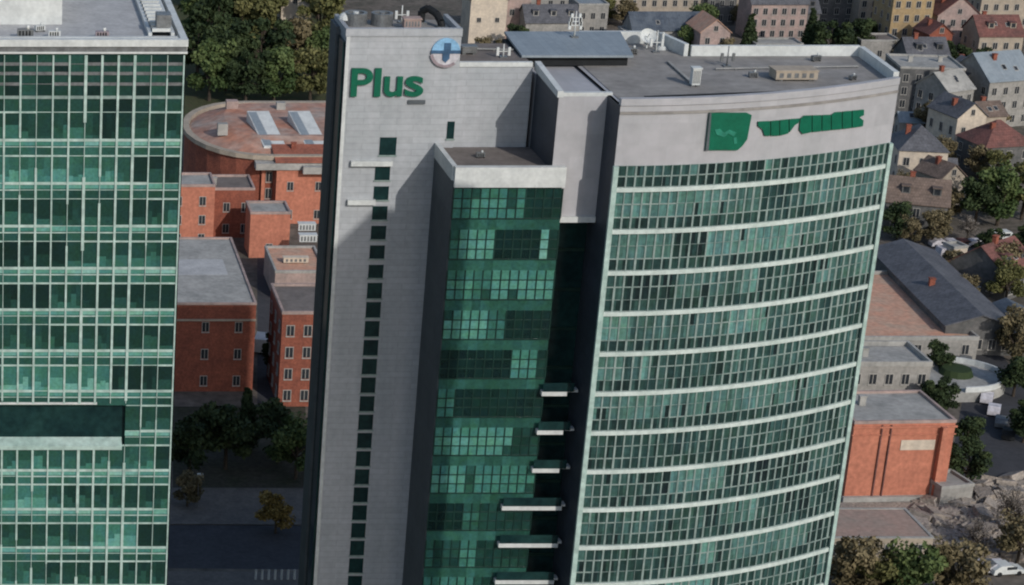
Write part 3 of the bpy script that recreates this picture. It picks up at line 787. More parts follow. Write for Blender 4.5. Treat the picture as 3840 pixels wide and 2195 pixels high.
# ------------------------------------------------------------------ houses
def window_mesh():
    q = MB()
    q.box(-.5,.5,-.03,.0,0,1, 0)
    q.box(-.58,-.5,-.09,.0,-.06,1.06, 1); q.box(.5,.58,-.09,.0,-.06,1.06, 1)
    q.box(-.5,.5,-.09,.0,1,1.06, 1); q.box(-.62,.62,-.16,.0,-.14,-.06, 1)
    q.box(-.035,.035,-.06,-.031,0,1, 1)
    return q.mesh('window', [M['pane'], M['frame']])
WIN = window_mesh()
def add_win(parent, x, y, z, w_, h_, face):
    o = bpy.data.objects.new('window', WIN); COL.objects.link(o); o.parent = parent
    o.location = (x, y, z); o.scale = (w_, 1, h_)
    o.rotation_euler = (0, 0, {'f':0, 'l':R(-90), 'r':R(90)}[face])
    return o
def house(label, ox, oy, w_, d, h, wall, roof, rm, rz=0, rows=None, cols=None, lcols=0, ch=1, rh=None, ov_=.35, at=None, cat='house', nm='house', ws=(1.1,1.6), par=.5):
    p = G(ox, oy) if at is None else Vector((at[0], at[1], 0))
    root = empty(nm, p, R(rz)); tag(root, label, cat)
    x0, x1 = -w_/2, w_/2
    rh = (min(w_,d)*.42 if rh is None else rh)
    q = MB()
    q.box(x0, x1, 0, d, 0, h)
    if roof == 'gx':                                   # ridge along x
        q.poly([(x0,0,h),(x0,d/2,h+rh-.02),(x0,d,h)]); q.poly([(x1,0,h),(x1,d,h),(x1,d/2,h+rh-.02)])
    if roof == 'gy':
        q.poly([(x0,0,h),(x1,0,h),(0,0,h+rh-.02)]); q.poly([(x0,d,h),(0,d,h+rh-.02),(x1,d,h)])
    q.build('wall', M[wall], root)
    q = MB(); e = ov_; t = .18
    def slope(a, b, c, d_):
        P = [a,b,c,d_]; q.poly([(x,y,z+t) for x,y,z in P]); q.poly(list(reversed(P)))
        for k in range(len(P)):
            u_, v_ = P[k], P[(k+1)%len(P)]
            q.poly([u_, v_, (v_[0],v_[1],v_[2]+t), (u_[0],u_[1],u_[2]+t)])
    if roof == 'gx':
        dz = rh/(d/2)*e
        slope((x0-e,-e,h-dz),(x1+e,-e,h-dz),(x1+e,d/2,h+rh),(x0-e,d/2,h+rh))
        slope((x0-e,d/2,h+rh),(x1+e,d/2,h+rh),(x1+e,d+e,h-dz),(x0-e,d+e,h-dz))
        rt = lambda x,y: h+rh*(1-abs(y-d/2)/(d/2))
    elif roof == 'gy':
        dz = rh/(w_/2)*e
        slope((x0-e,-e,h-dz),(0,-e,h+rh),(0,d+e,h+rh),(x0-e,d+e,h-dz))
        slope((0,-e,h+rh),(x1+e,-e,h-dz),(x1+e,d+e,h-dz),(0,d+e,h+rh))
        rt = lambda x,y: h+rh*(1-abs(x)/(w_/2))
    elif roof == 'hip':
        m_ = min(w_,d)/2; dz = rh/m_*e
        if w_ >= d: r0, r1 = (x0+m_, d/2, h+rh), (x1-m_, d/2, h+rh)
        else: r0, r1 = (0, m_, h+rh), (0, d-m_, h+rh)
        a,b,c,d4 = (x0-e,-e,h-dz),(x1+e,-e,h-dz),(x1+e,d+e,h-dz),(x0-e,d+e,h-dz)
        if w_ >= d:
            q.poly([a,b,r1,r0]); q.poly([b,c,r1]); q.poly([c,d4,r0,r1]); q.poly([d4,a,r0])
        else:
            q.poly([a,b,r0]); q.poly([b,c,r1,r0]); q.poly([c,d4,r1]); q.poly([d4,a,r0,r1])
        q.poly([d4,c,b,a])
        rt = lambda x,y: h+rh*.6
    else:
        q.box(x0+.31, x1-.31, .31, d-.31, h+.001, h+.08)
        rt = lambda x,y: h+.1
    ro = q.build('roof', M[rm], root)
    if roof == 'flat':
        q = MB()
        q.box(x0-.08,x1+.08,-.08,.3,h+.001,h+par); q.box(x0-.08,x1+.08,d-.3,d+.08,h+.001,h+par)
        q.box(x0-.08,x0+.3,.301,d-.301,h+.001,h+par); q.box(x1-.3,x1+.08,.301,d-.301,h+.001,h+par)
        q.build('parapet', M['flatroof'] if wall not in ('brick','orange') else M['pink'], root)
    for k in range(ch):
        cxp = x0 + w_*(.25+.5*(k+.3*rnd.random())); cyp = d*(.35+.3*rnd.random())
        zb = rt(cxp, cyp)
        q = MB(); q.box(cxp-.45,cxp+.45,cyp-.35,cyp+.35,zb-.8 if roof!='flat' else zb,zb+1.3); q.box(cxp-.55,cxp+.55,cyp-.45,cyp+.45,zb+1.301,zb+1.45)
        q.build('chimney', M['brick'] if roof != 'flat' else M['flatroof'], ro)
    if roof in ('gx','hip') and rh > 1.5 and nm != 'orange_building':      # roof windows in the front slope
        for k in range(rnd.choice([0,1,2,3])):
            f_ = rnd.uniform(.3,.6); xc = x0 + w_*rnd.uniform(.3,.7)
            an = math.atan2(rh, d/2 if roof == 'gx' else min(w_,d)/2)
            run_ = d/2 if roof == 'gx' else min(w_,d)/2
            Mr = Matrix.Translation((xc, run_*f_, h+rh*f_+t)) @ Matrix.Rotation(an,4,'X')
            q = MB(); q.box(-.5,.5,-.65,.65,-.02,.09,0,M=Mr); q.box(-.4,.4,-.55,.55,.091,.1,1,M=Mr)
            q.build('roof_window', [M['frame'], M['pane']], ro)
    if roof == 'gx' and rh > 2.4 and w_ > 8 and nm in ('house','tenement'):
        for k in range(int(w_/4.5)):
            xc = x0 + w_*(k+.6)/int(w_/4.5+.2); f_ = .38; y_ = d/2*f_; z_ = h+rh*f_
            if xc > x1-1: continue
            q = MB(); q.box(xc-.75, xc+.75, y_-.25, y_+2.6, z_-.3, z_+1.35, 0); q.box(xc-.9, xc+.9, y_-.45, y_+3.0, z_+1.351, z_+1.5, 1); q.box(xc-.5,xc+.5,y_-.28,y_-.252,z_+.15,z_+1.2,2)
            q.build('dormer', [M[wall], M[rm], M['pane']], ro)
    rows = max(1,int(h/3.1)) if rows is None else rows
    cols = max(1,int(w_/2.6)) if cols is None else cols
    for r_ in range(rows):
        z = 1.1 + r_*(h-1.0)/max(1,rows)
        if z + ws[1] > h-.2: continue
        for c in range(cols):
            add_win(root, x0 + w_*(c+.5)/cols, -.004, z, ws[0], ws[1], 'f')
        for c in range(lcols):
            add_win(root, x0-.004, d*(c+.5)/lcols, z, ws[0], ws[1], 'l')
    if roof == 'gy' and rh > 2.5: add_win(root, 0, -.004, h+.3, ws[0]*.9, 1.2, 'f')
    return root

# --- left gap : brick buildings
FY, BY = 405.0, 447.0
bm = empty('brick_building', (0, 0, 0))
tag(bm, 'large orange brick building with a rounded left end and two white sloping skylights', 'building')
def stadium(off=0.0, n=14):
    cy = 0.5*(FY+BY); ry = 0.5*(BY-FY)-off; x0 = 60.0; rx = 14.5-off
    left = [(x0 - rx*math.sin(R(180*k/n)), cy + ry*math.cos(R(180*k/n))) for k in range(n+1)]
    return left + [(104-off, FY+off), (104-off, BY-off)]
q = MB(); q.prism(stadium(), 0, 12.4); q.build('wall', M['brick'], bm)
def ring(o0, o1, z0, z1, mt, nm):
    a = stadium(o0); b = stadium(o1); n = len(a); q = MB()
    for k in range(n):
        j = (k+1) % n
        q.poly([(*a[k],z0),(*a[j],z0),(*a[j],z1),(*a[k],z1)]); q.poly([(*b[j],z0),(*b[k],z0),(*b[k],z1),(*b[j],z1)])
        q.poly([(*a[k],z1),(*a[j],z1),(*b[j],z1),(*b[k],z1)]); q.poly([(*a[j],z0),(*a[k],z0),(*b[k],z0),(*b[j],z0)])
    return q.build(nm, mt, bm)
ring(-.5, .9, 12.401, 13.3, M['beige'], 'cornice')
q = MB(); a = stadium(1.0); b = stadium(8.0); n = len(a)
for k in range(n):
    j = (k+1) % n; q.poly([(*a[k],12.5),(*a[j],12.5),(*b[j],15.0),(*b[k],15.0)])
q.poly([(p[0],p[1],15.0) for p in b]); q.build('roof', M['tanroof'], bm)
q = MB(); q.box(57, 86, FY-2.6, FY-.01, 11.0, 12.3); q.box(66, 78, FY-4.0, FY-2.601, 10.6, 12.0); q.build('roof_terrace', M['flatroof'], bm)
for xx in (61.5, 69.8):
    q = MB()
    for y0, y1, z0, z1 in ((FY+4, FY+19, 13.9, 17.2),):
        A_ = [(xx-2.2,y0,z0),(xx+2.2,y0,z0),(xx+.6,y1,z1),(xx-3.8,y1,z1)]
        q.poly([(x,y,z) for x,y,z in A_])
        for k in range(4):
            u_, v_ = A_[k], A_[(k+1)%4]; q.poly([(u_[0],u_[1],12.6),(v_[0],v_[1],12.6),v_,u_])
    q.build('skylight', M['white'], bm)
    q = MB(); q.poly([(xx-2.0,y0+.5,z0+.16),(xx-.4,y0+.5,z0+.16),(xx-2.0,y1-.5,z1-.06),(xx-3.6,y1-.5,z1-.06)]); q.build('skylight_glazing', M['zinc'], bm)
for k in range(9):
    q = MB(); q.box(58.5+2.3*k, 59.2+2.3*k, FY-.45, FY-.001, 0, 10.95); q.build('pilaster', M['orange'], bm)
for k in range(8):
    for z in (1.2, 4.6, 8.0): add_win(bm, 60.0+2.3*k, FY-.004, z, 1.1, 1.9, 'f')
for k in range(1, 8):
    t = 180*(7+k)/14*1.0; st_ = stadium(-.01); p_ = st_[7+k-0] if 7+k < 15 else st_[14]
for (x, y, s_) in ((52, FY+12, 1.0), (56, FY+30, 1.2), (76, FY+10, 1.1), (80, FY+26, 1.0), (66, FY+29, .9), (88, FY+14, 1.2)):
    q = MB(); q.box(x-s_, x+s_, y-.8*s_, y+.8*s_, 14.2, 16.2*1.0+.3*s_); q.build('roof_box', M['pink' if s_ > 1 else 'flatroof'], bm)
house('narrow lit orange wing with two small windows beside the glass tower edge', 470, 615, 9, 8, 12, 'orange', 'flat', 'flatroof', rows=3, cols=2, lcols=1, ch=0, cat='building', nm='orange_wing')
house('deep red brick wing in shade between two orange wings', 560, 590, 10.5, 9, 9.5, 'brick', 'flat', 'roofbrown', rows=2, cols=3, ch=1, cat='building', nm='brick_wing')
house('orange wing with a bright blank facade beside the grey slab', 752, 555, 11, 14, 12.5, 'orange', 'gx', 'tile', rows=2, cols=2, lcols=2, rh=1.5, ch=1, cat='building', nm='orange_wing')
house('low orange extension with a pale flat roof in front of the blank orange wing', 668, 640, 7.4, 7, 8.5, 'orange', 'flat', 'flatroof', rows=1, cols=1, ch=0, cat='building', nm='orange_wing')
house('low pale terrace block with white roof boxes against the grey slab', 745, 745, 9, 14, 5, 'pink', 'flat', 'salmon', rows=1, cols=2, ch=0, cat='building', nm='terrace_block')
house('dark red brick building half hidden behind the grey slab', 755, 1010, 8, 13, 15.2, 'brick', 'flat', 'roofbrown', rows=4, cols=3, lcols=3, ch=0, cat='building', nm='brick_building')
gb = house('brown brick building with a wide pale grey flat roof beside the glass tower', 0, 0, 15.5, 33, 14.5, 'brick', 'flat', 'flatroof', at=(38.0, 315.5), rows=3, cols=3, ch=0, cat='building', nm='brick_building', ws=(1.0,1.5), par=.35)
q = MB(); q.box(-7.8, 7.8, -.3, -.09, 11.9, 12.2); q.build('cornice', M['beige'], gb)
q = MB(); q.box(-4, 5, 14, 22, 14.585, 14.6); q.build('roof_patch', M['roofA'], gb)
q = MB(); q.box(-3.2,-2.4,26,27,14.59,15.6); q.build('roof_vent', M['steel'], gb)
house('cream house front showing between park trees', 728, 128, 7.0, 9, 12.5, 'cream', 'gy', 'brownroof', rows=2, cols=2, ch=1)

def vehicle(label, x, y, z, rz, body, L_=5.2, W_=2.0, H_=2.3, nm='van', cat='van'):
    root = empty(nm, (x, y, z), rz); tag(root, label, cat)
    q = MB(); prof = [(-L_/2,.35),(L_/2,.35),(L_/2,H_*.5),(L_/2-.25,H_*.55),(L_/2-1.15,H_),(-L_/2+.1,H_),(-L_/2,H_*.6)] if nm == 'van' else \
        [(-L_/2,.3),(L_/2,.3),(L_/2,H_*.52),(L_/2-1.1,H_*.62),(L_/2-1.9,H_),(-L_/2+.9,H_),(-L_/2+.1,H_*.62)]
    q.slab_xz(prof, -W_/2, W_/2); q.build('body', M[body], root)
    q = MB()
    xw0, xw1 = (L_/2-1.35, L_/2-.2) if nm == 'van' else (L_/2-2.0, L_/2-1.1)
    q.poly([(xw0+.28,-W_/2+.15,H_*.93),(xw1,-W_/2+.1,H_*.6),(xw1,W_/2-.1,H_*.6),(xw0+.28,W_/2-.15,H_*.93)])
    q.v = [(a+.06,b,c+.06) for a,b,c in q.v]; q.build('windscreen', M['pane'], root)
    for s in (-1,1):
        q = MB(); q.box(-L_*.1, L_*.22, s*(W_/2+.012)-.01, s*(W_/2+.012)+.01, H_*.62, H_*.88); q.build('side_window', M['pane'], root)
        for xx in (-L_*.31, L_*.31):
            q = MB(); q.tube((xx, s*(W_/2-.1), .34), (xx, s*(W_/2+.03), .34), .34, n=12); q.build('wheel', M['black'], root)
        q = MB(); q.box(L_/2-.005, L_/2+.03, s*W_*.36-.15, s*W_*.36+.15, H_*.36, H_*.45); q.build('headlight', M['white'], root)
    return root
p = G(652, 868); vehicle('white van parked in the dark alley beside the brown brick building', p.x, p.y, .01, R(75), 'white', 5.0, 2.2, 2.6)
p = G(745, 600, 5.1); 
for ox, oy, lb in ((762,572,'pinkish white roof box, upper one on the low terrace block'), (765,600,'cream roof box, lower one beside the grey slab')):
    p = G(ox, oy, 5.1); chiller(lb, p.x, p.y, 5.1, 3.2, 1.5, 1.4, 'white')
p = G(735, 652, 5.1); chiller('long low cream roof box on the front of the terrace block', p.x, p.y, 5.1, 4.4, 1.2, 1.0, 'cream')

# --- behind the office roof
house('tall cream house with two small square windows behind the brown wing roof', 1208, 120, 9.5, 10, 13, 'cream', 'gy', 'brownroof', rows=2, cols=2, ws=(1.0,1.1), ch=1)
house('narrow pale house right of the cream one with two windows', 1283, 95, 6.5, 10, 11.5, 'pink', 'gx', 'flatroof', rows=2, cols=2)
house('low grey shed roof behind the blue grey plant room', 1370, 110, 14, 9, 6, 'greyr', 'gx', 'slateroof', rows=1, cols=4, ch=1)
house('grey block with a pale roof square behind the plant room', 1350, 60, 13, 11, 9, 'greyr', 'flat', 'flatroof', rows=2, cols=4)
house('long beige tenement with many windows along the top edge', 1610, 55, 34, 12, 15, 'beige', 'gx', 'brownroof', rows=4, cols=12, ch=3, cat='building', nm='tenement')
house('blue grey roofed hall in front of the long beige tenement', 1660, 125, 19, 9, 5.5, 'greyr', 'gx', 'blueroof', rows=1, cols=5, ch=0, cat='building', nm='hall')
house('small pink gabled house behind the step in the office roof', 1772, 150, 7.5, 11, 7.5, 'pink', 'gy', 'salmon', rows=2, cols=2, ch=0)
house('greenish grey block between the beige tenement and the aerial', 1470, 90, 8, 9, 8.5, 'greyr', 'flat', 'zinc', rows=2, cols=3, ch=0, cat='building', nm='block')
house('pinkish grey tenement behind the main office roof', 1930, 100, 15, 10, 10, 'pink', 'gx', 'slateroof', rows=3, cols=6, ch=2, cat='building', nm='tenement')
house('low grey garage with a pale flat roof just behind the main office roof', 1935, 150, 12, 7, 4.0, 'greyr', 'flat', 'flatroof', rows=1, cols=3, ch=0, cat='garage', nm='garage')
house('brown roofed tenement along the top edge, right of the beige one', 1850, 30, 16, 11, 13, 'beige', 'gx', 'brownroof', rows=3, cols=6, ch=2, cat='building', nm='tenement')
house('dark slate roofed house between the dark trees behind the main roof', 2090, 70, 13, 11, 10, 'dgrey', 'hip', 'slateroof', rows=3, cols=4, ch=1)
house('tall ochre tenement at the top, right of the dark trees', 2255, 130, 10.5, 12, 19, 'yellow', 'gx', 'brownroof', rows=5, cols=4, lcols=3, ch=2, cat='building', nm='tenement')
house('brownish tenement left of the ochre one', 2165, 80, 8, 11, 13, 'beige', 'gx', 'slateroof', rows=4, cols=3, ch=1, cat='building', nm='tenement')
house('red roofed house right of the ochre tenement', 2372, 130, 11, 12, 10, 'pink', 'gy', 'redtile', rows=3, cols=4, lcols=2, ch=2)
house('second red roofed house, nearer the right edge', 2480, 165, 11, 10, 8, 'beige', 'gx', 'redtile', rows=2, cols=4, lcols=2, ch=1)
house('pale grey roofed house in the top right corner', 2495, 70, 14, 10, 9, 'beige', 'gx', 'flatroof', rows=2, cols=5, lcols=3, ch=2)
house('reddish tenement along the top edge near the right corner', 2400, 30, 18, 10, 12, 'pink', 'gx', 'redtile', rows=3, cols=7, ch=2, cat='building', nm='tenement')
house('slate roofed house below the ochre tenement', 2300, 215, 10, 9, 7.5, 'dgrey', 'gx', 'slateroof', rows=2, cols=3, lcols=2, ch=1)
house('flat roofed grey building with a white parapet beside the upper right corner of the office', 2300, 310, 14, 13, 13, 'dgrey', 'flat', 'flatroof', rows=4, cols=5, lcols=4, ch=2, cat='building', nm='block', rz=-8)
house('cream gabled house with one dark slit window, right of the flat roofed grey building', 2402, 395, 7, 10, 9.5, 'cream', 'gy', 'slateroof', rows=2, cols=2, lcols=3, ws=(.9,1.8), rz=12)
house('grey roofed house left of the cream gable', 2375, 330, 8, 9, 10, 'greyr', 'gx', 'flatroof', rows=3, cols=3, lcols=3, rz=25)
house('pale blue grey building at the right edge with a zinc roof', 2500, 315, 12, 13, 11, 'greyr', 'gx', 'zinc', rows=3, cols=4, lcols=4, rz=15, cat='building', nm='block')
house('dark roofed house below the pale blue grey building', 2500, 440, 11, 10, 7, 'dgrey', 'hip', 'redtile', rows=2, cols=3, lcols=3, rz=10)
house('mauve roofed house with a cream side wall beside the curved facade', 2285, 465, 9.5, 11, 8, 'cream', 'hip', 'slateroof', rows=2, cols=3, lcols=3, rz=-10)
house('brown roofed house with dark eaves, above the large slate roof', 2270, 585, 11, 9, 6.5, 'dgrey', 'gx', 'brownroof', rows=2, cols=3, lcols=2, rz=-20)
house('small beige house with a pale gable above the slate roof', 2360, 510, 6, 7, 6, 'beige', 'gy', 'brownroof', rows=1, cols=2, lcols=1, rz=20)
house('large low pitched slate roofed hall right of the curved facade', 0, 0, 11, 40, 5.0, 'dgrey', 'gy', 'slateroof', at=(167.0, 331.5), rz=-5, rows=1, cols=5, lcols=9, rh=1.9, ch=1, cat='building', nm='hall')
house('low building with a salmon terrace roof left of the slate roofed hall', 0, 0, 19.5, 33, 3.5, 'greyr', 'flat', 'salmon', at=(156.0, 329), rows=1, cols=5, lcols=2, ch=0, cat='building', nm='terrace_block', par=.7)
house('blue grey roofed shed beside the white three armed canopy', 0, 0, 6.0, 17, 3.2, 'dgrey', 'gy', 'blueroof', at=(176.4, 329), rows=1, cols=2, lcols=3, rz=-5, ch=0, rh=1.4, cat='shed', nm='shed')
tr = empty('curved_terrace', (152, 311, 0)); tag(tr, 'pale curved terrace in front of the salmon terrace roof', 'terrace')
q = MB(); pts = [(-14,0)] + [(4+9*math.cos(R(a_)), 7+7*math.sin(R(a_))) for a_ in range(-90, 91, 12)] + [(-14,14)]
q.prism(pts, 0, 1.6); q.build('deck', M['flatroof'], tr)
q = MB()
for (xa,ya),(xb,yb) in zip(pts[1:-2], pts[2:-1]): q.prism([(xa,ya),(xb,yb),(xb*.96+.2,yb*.96+.28),(xa*.96+.2,ya*.96+.28)], 1.601, 2.5)
q.build('balustrade', M['white'], tr)
q = MB(); q.tube((6,8,1.6),(6,8,2.6),2.6,2.2,14); q.build('planter', M['leafdark'], tr)
house('pale grey building with a window row and white parapet above the orange box', 2200, 1015, 12.5, 9, 7, 'greyr', 'flat', 'flatroof', rows=2, cols=5, lcols=2, ch=1, cat='building', nm='block', par=.8)
ob = house('boxy orange building with one pale window band beside the curved facade', 2222, 1242, 14.2, 11, 11.6, 'orange', 'flat', 'flatroof', rows=1, cols=0, lcols=2, ch=1, cat='building', nm='orange_building', par=.45, rz=2)
q = MB(); q.box(-.2, 4.6, -.1, -.003, 7.6, 9.1); q.build('window_band', M['cream'], ob)
for xx in (-3.2, -1.9):
    q = MB(); q.tube((xx,-.14,0),(xx,-.14,11.4),.13); q.build('downpipe', M['redtile'], ob)
q = MB(); q.box(-7.3, 7.3, -.28, -.09, 11.0, 11.25); q.box(-7.3,7.3,-.2,-.09,9.9,10.05); q.build('cornice', M['orange'], ob)
q = MB(); q.box(5.0, 5.7, -.95, -.003, .3, 11.2); q.build('pier', M['orange'], ob)
q = MB(); q.box(-7.4, 7.4, -.6, -.004, 0, .7); q.build('plinth', M['flatroof'], ob)
house('low beige flat roofed annex below the orange box', 2170, 1400, 15, 9, 3.6, 'beige', 'flat', 'salmonpale', rows=1, cols=4, ch=0, par=.18, cat='building', nm='annex')
house('dark brown roofed house at the right edge beside the cross road', 2535, 735, 10, 11, 4.5, 'dgrey', 'gx', 'redtile', rows=1, cols=3, lcols=2, rz=35)
# infill : back yards and outhouses
for lb, ox, oy, w_, d, h, wl, rf, rm, rz in (
 ('tiny pale shed with a flat roof below the mauve roofed house', 2330, 500, 4, 4, 2.8, 'cream', 'flat', 'flatroof', 10),
 ('long low garage row with a grey roof in front of the dark hip roof', 2440, 500, 10, 4, 2.7, 'greyr', 'flat', 'flatroof', 14),
 ('small dark outhouse between the cream gable and the mauve roof', 2345, 455, 4.5, 4, 3.2, 'dgrey', 'gx', 'slateroof', -12),
 ('grey lean-to against the flat roofed grey building', 2262, 345, 5, 4, 4, 'greyr', 'gx', 'zinc', -8),
 ('pale grey annex right of the grey roofed house', 2440, 345, 5, 6, 6, 'greyr', 'flat', 'flatroof', 20),
 ('tall narrow grey house behind the cream gable', 2420, 300, 6, 8, 11, 'greyr', 'gy', 'slateroof', 8),
 ('beige back building right of the cream gable', 2462, 375, 5.5, 7, 8, 'beige', 'gx', 'brownroof', 10),
 ('brown roofed cottage below the slate roofed house', 2405, 255, 8, 8, 6, 'beige', 'gx', 'brownroof', -5),
 ('dark slate cottage at the right edge above the zinc roof', 2540, 250, 8, 8, 6, 'dgrey', 'gx', 'slateroof', 5),
 ('brick red cottage between the ochre tenement and the red roofs', 2330, 160, 6, 8, 8, 'brick', 'gy', 'redtile', 4),
 ('flat grey workshop left of the ochre tenement', 2185, 150, 10, 8, 5, 'greyr', 'flat', 'roofbrown', 0),
 ('slate roofed wing behind the dark conifers', 1990, 95, 9, 9, 7, 'dgrey', 'gx', 'slateroof', 0),
 ('small cream outhouse beside the blue grey roofed hall', 1570, 120, 5, 5, 4.5, 'cream', 'flat', 'flatroof', 0),
 ('narrow dark house between the two tenements at the top', 1790, 60, 8, 9, 9, 'dgrey', 'gx', 'brownroof', 0),
 ('grey green shed roof right of the blue grey roofed hall', 1735, 115, 6, 6, 4, 'greyr', 'gx', 'zinc', 0),
 ('little white kiosk beside the large slate roof', 2385, 650, 3, 3, 2.6, 'cream', 'flat', 'flatroof', 15),
 ('small grey garage at the end of the salmon terrace', 2345, 870, 4.5, 5, 2.8, 'greyr', 'flat', 'flatroof', -40),
 ('low pale shed beside the bare trees in the yard', 2375, 1255, 5, 5, 2.6, 'greyr', 'flat', 'flatroof', 12)):
    house(lb, ox, oy, w_, d, h, wl, rf, rm, rz=rz, ch=(1 if h > 5 else 0), lcols=1)
# canopy, diagonal wall, small vehicles at the right
p = Vector((183.5, 338, 0))
cn = empty('canopy', p, R(20)); tag(cn, 'white three armed canopy beside the blue grey roofed shed', 'canopy')
for k, (a, l_) in enumerate(((100, 5.2), (20, 3.6), (235, 4.2))):
    q = MB(); Mx = Matrix.Rotation(R(a),4,'Z')
    q.box(0, l_, -.75, .75, 3.0, 3.35, M=Mx); q.build('arm', M['white'], cn)
    q = MB(); q.tube(Mx@Vector((l_-.5,0,0)), Mx@Vector((l_-.5,0,3.0)), .14); q.build('post', M['steel'], cn)
q = MB(); q.tube((0,0,0),(0,0,3.5),.35); q.build('hub_post', M['white'], cn)
wl = MB(); a = G(2490,822); b = G(2560,870); d_ = (b-a); L_ = d_.length
Mx = Matrix.Translation(a) @ Matrix.Rotation(math.atan2(d_.y,d_.x),4,'Z')
wl.box(0,L_,-.2,.2,0,1.8,M=Mx); wl.box(-.05,L_+.05,-.3,.3,1.801,1.95,M=Mx)
tag(wl.build('garden_wall', M['pink']), 'long pinkish garden wall running diagonally to the right edge', 'wall')
p = G(2425, 728); vehicle('white car parked near the end of the blue grey roofed shed', p.x, p.y, .01, R(20), 'white', 4.2, 1.8, 1.5, 'car', 'car')
p = G(2360, 640); vehicle('pinkish white van on the cross road above the slate roof', p.x, p.y, .012, R(10), 'wht2', 4.8, 2.0, 2.2)
p = G(2490, 600); vehicle('white van on the cross road near the right edge', p.x, p.y, .012, R(5), 'white', 4.8, 2.0, 2.2)
p = G(2500, 1425); vehicle('white car parked at the bottom right corner under the trees', p.x, p.y, .01, R(8), 'white', 4.4, 1.8, 1.5, 'car', 'car')

# ------------------------------------------------------------------ trees
def tree_meshes(name, lm, seed, H_=12.0, rad=5.0, n=2400, leafs=.42, conifer=False, sparse=False):
    r = random.Random(seed)
    q = MB()
    blobs = []
    nb = 22
    for k in range(nb):
        if conifer:
            f = k/nb; rr = rad*(1-f)*.9+.4
            blobs.append((Vector((r.uniform(-.3,.3), r.uniform(-.3,.3), H_*(.12+.86*f))), rr, .28, r.uniform(.2,.7)))
        else:
            a = r.uniform(0, 6.28); d = rad*.78*math.sqrt(r.random()); z = H_*r.uniform(.30,.86)
            if k == 0: d = 0; z = H_*.82
            blobs.append((Vector((d*math.cos(a), d*math.sin(a), z)), rad*r.uniform(.17,.5), r.uniform(.55,.95), r.uniform(.1,.85)))
    for k in range(n):
        c, rr, fl, tn = blobs[r.randrange(nb)]
        v = Vector((r.gauss(0,1), r.gauss(0,1), r.gauss(0,1))).normalized() * rr * (r.random()**.4)
        v.z *= fl
        p = c + v
        s = leafs * r.uniform(.6,1.3)
        nrm = (v.normalized()*.6 + Vector((r.uniform(-1,1), r.uniform(-1,1), r.uniform(-.4,1)))).normalized()
        t = nrm.orthogonal().normalized(); t.rotate(Matrix.Rotation(r.uniform(0,6.28),3,nrm)); b_ = nrm.cross(t)
        w2 = s*(.25 if sparse else .6)
        q.poly([p-t*s-b_*w2*.3, p-b_*w2, p+t*s+b_*w2*.2, p+b_*w2], 0, min(1,max(0, tn+r.uniform(-.22,.22))))
    crown = q.mesh(name+'_crown', [M[lm]])
    q = MB()
    q.tube((0,0,0), (0,0,H_*.45), rad*.075, rad*.05, 7)
    if sparse:
        for c, rr, fl, tn in blobs:
            for _ in range(5):
                e_ = c + Vector((r.gauss(0,1),r.gauss(0,1),abs(r.gauss(0,1)))).normalized()*rr
                q.tube((c.x*.3,c.y*.3,H_*r.uniform(.3,.6)), e_, .07, .02, 4, cap=False)
    for c, rr, fl, tn in blobs[:12]:
        q.tube((0,0,H_*r.uniform(.25,.42)), c, rad*.04, rad*.012, 5, cap=False)
    if conifer: q.tube((0,0,H_*.4),(0,0,H_*.97),rad*.05,.03,6)
    trunk = q.mesh(name+'_trunk', [M['bark']])
    return crown, trunk
KIND = {}
for nm_, lm, cf, sp in (('dark','leafdark',False,False),('olive','leafolive',False,False),('green','leafgreen',False,False),('gold','leafgold',False,False),('grey','leafgrey',False,True),('brown','leafbrown',False,False),('fir','leafdark',True,False)):
    KIND[nm_] = [tree_meshes(nm_, lm, sd+len(nm_)*7, conifer=cf, sparse=sp, n=(1300 if sp else 3600), rad=(3.4 if cf else 5.0), H_=(14 if cf else 12)) for sd in (1, 2)]
def tree(label, kind, ox, oy, s=1.0, var=0, group=None, nm='tree', z=0, sz=None):
    p = G(ox, oy, z)
    root = empty(nm, p, rnd.uniform(0,6.28)); tag(root, label, 'tree', group)
    s_ = s*rnd.uniform(.95,1.05)
    root.scale = (s_, s_, s_*(sz or rnd.uniform(.95,1.1)))
    c, t = KIND[kind][var % 2]
    o = bpy.data.objects.new('crown', c); COL.objects.link(o); o.parent = root
    o = bpy.data.objects.new('trunk', t); COL.objects.link(o); o.parent = root
    return root
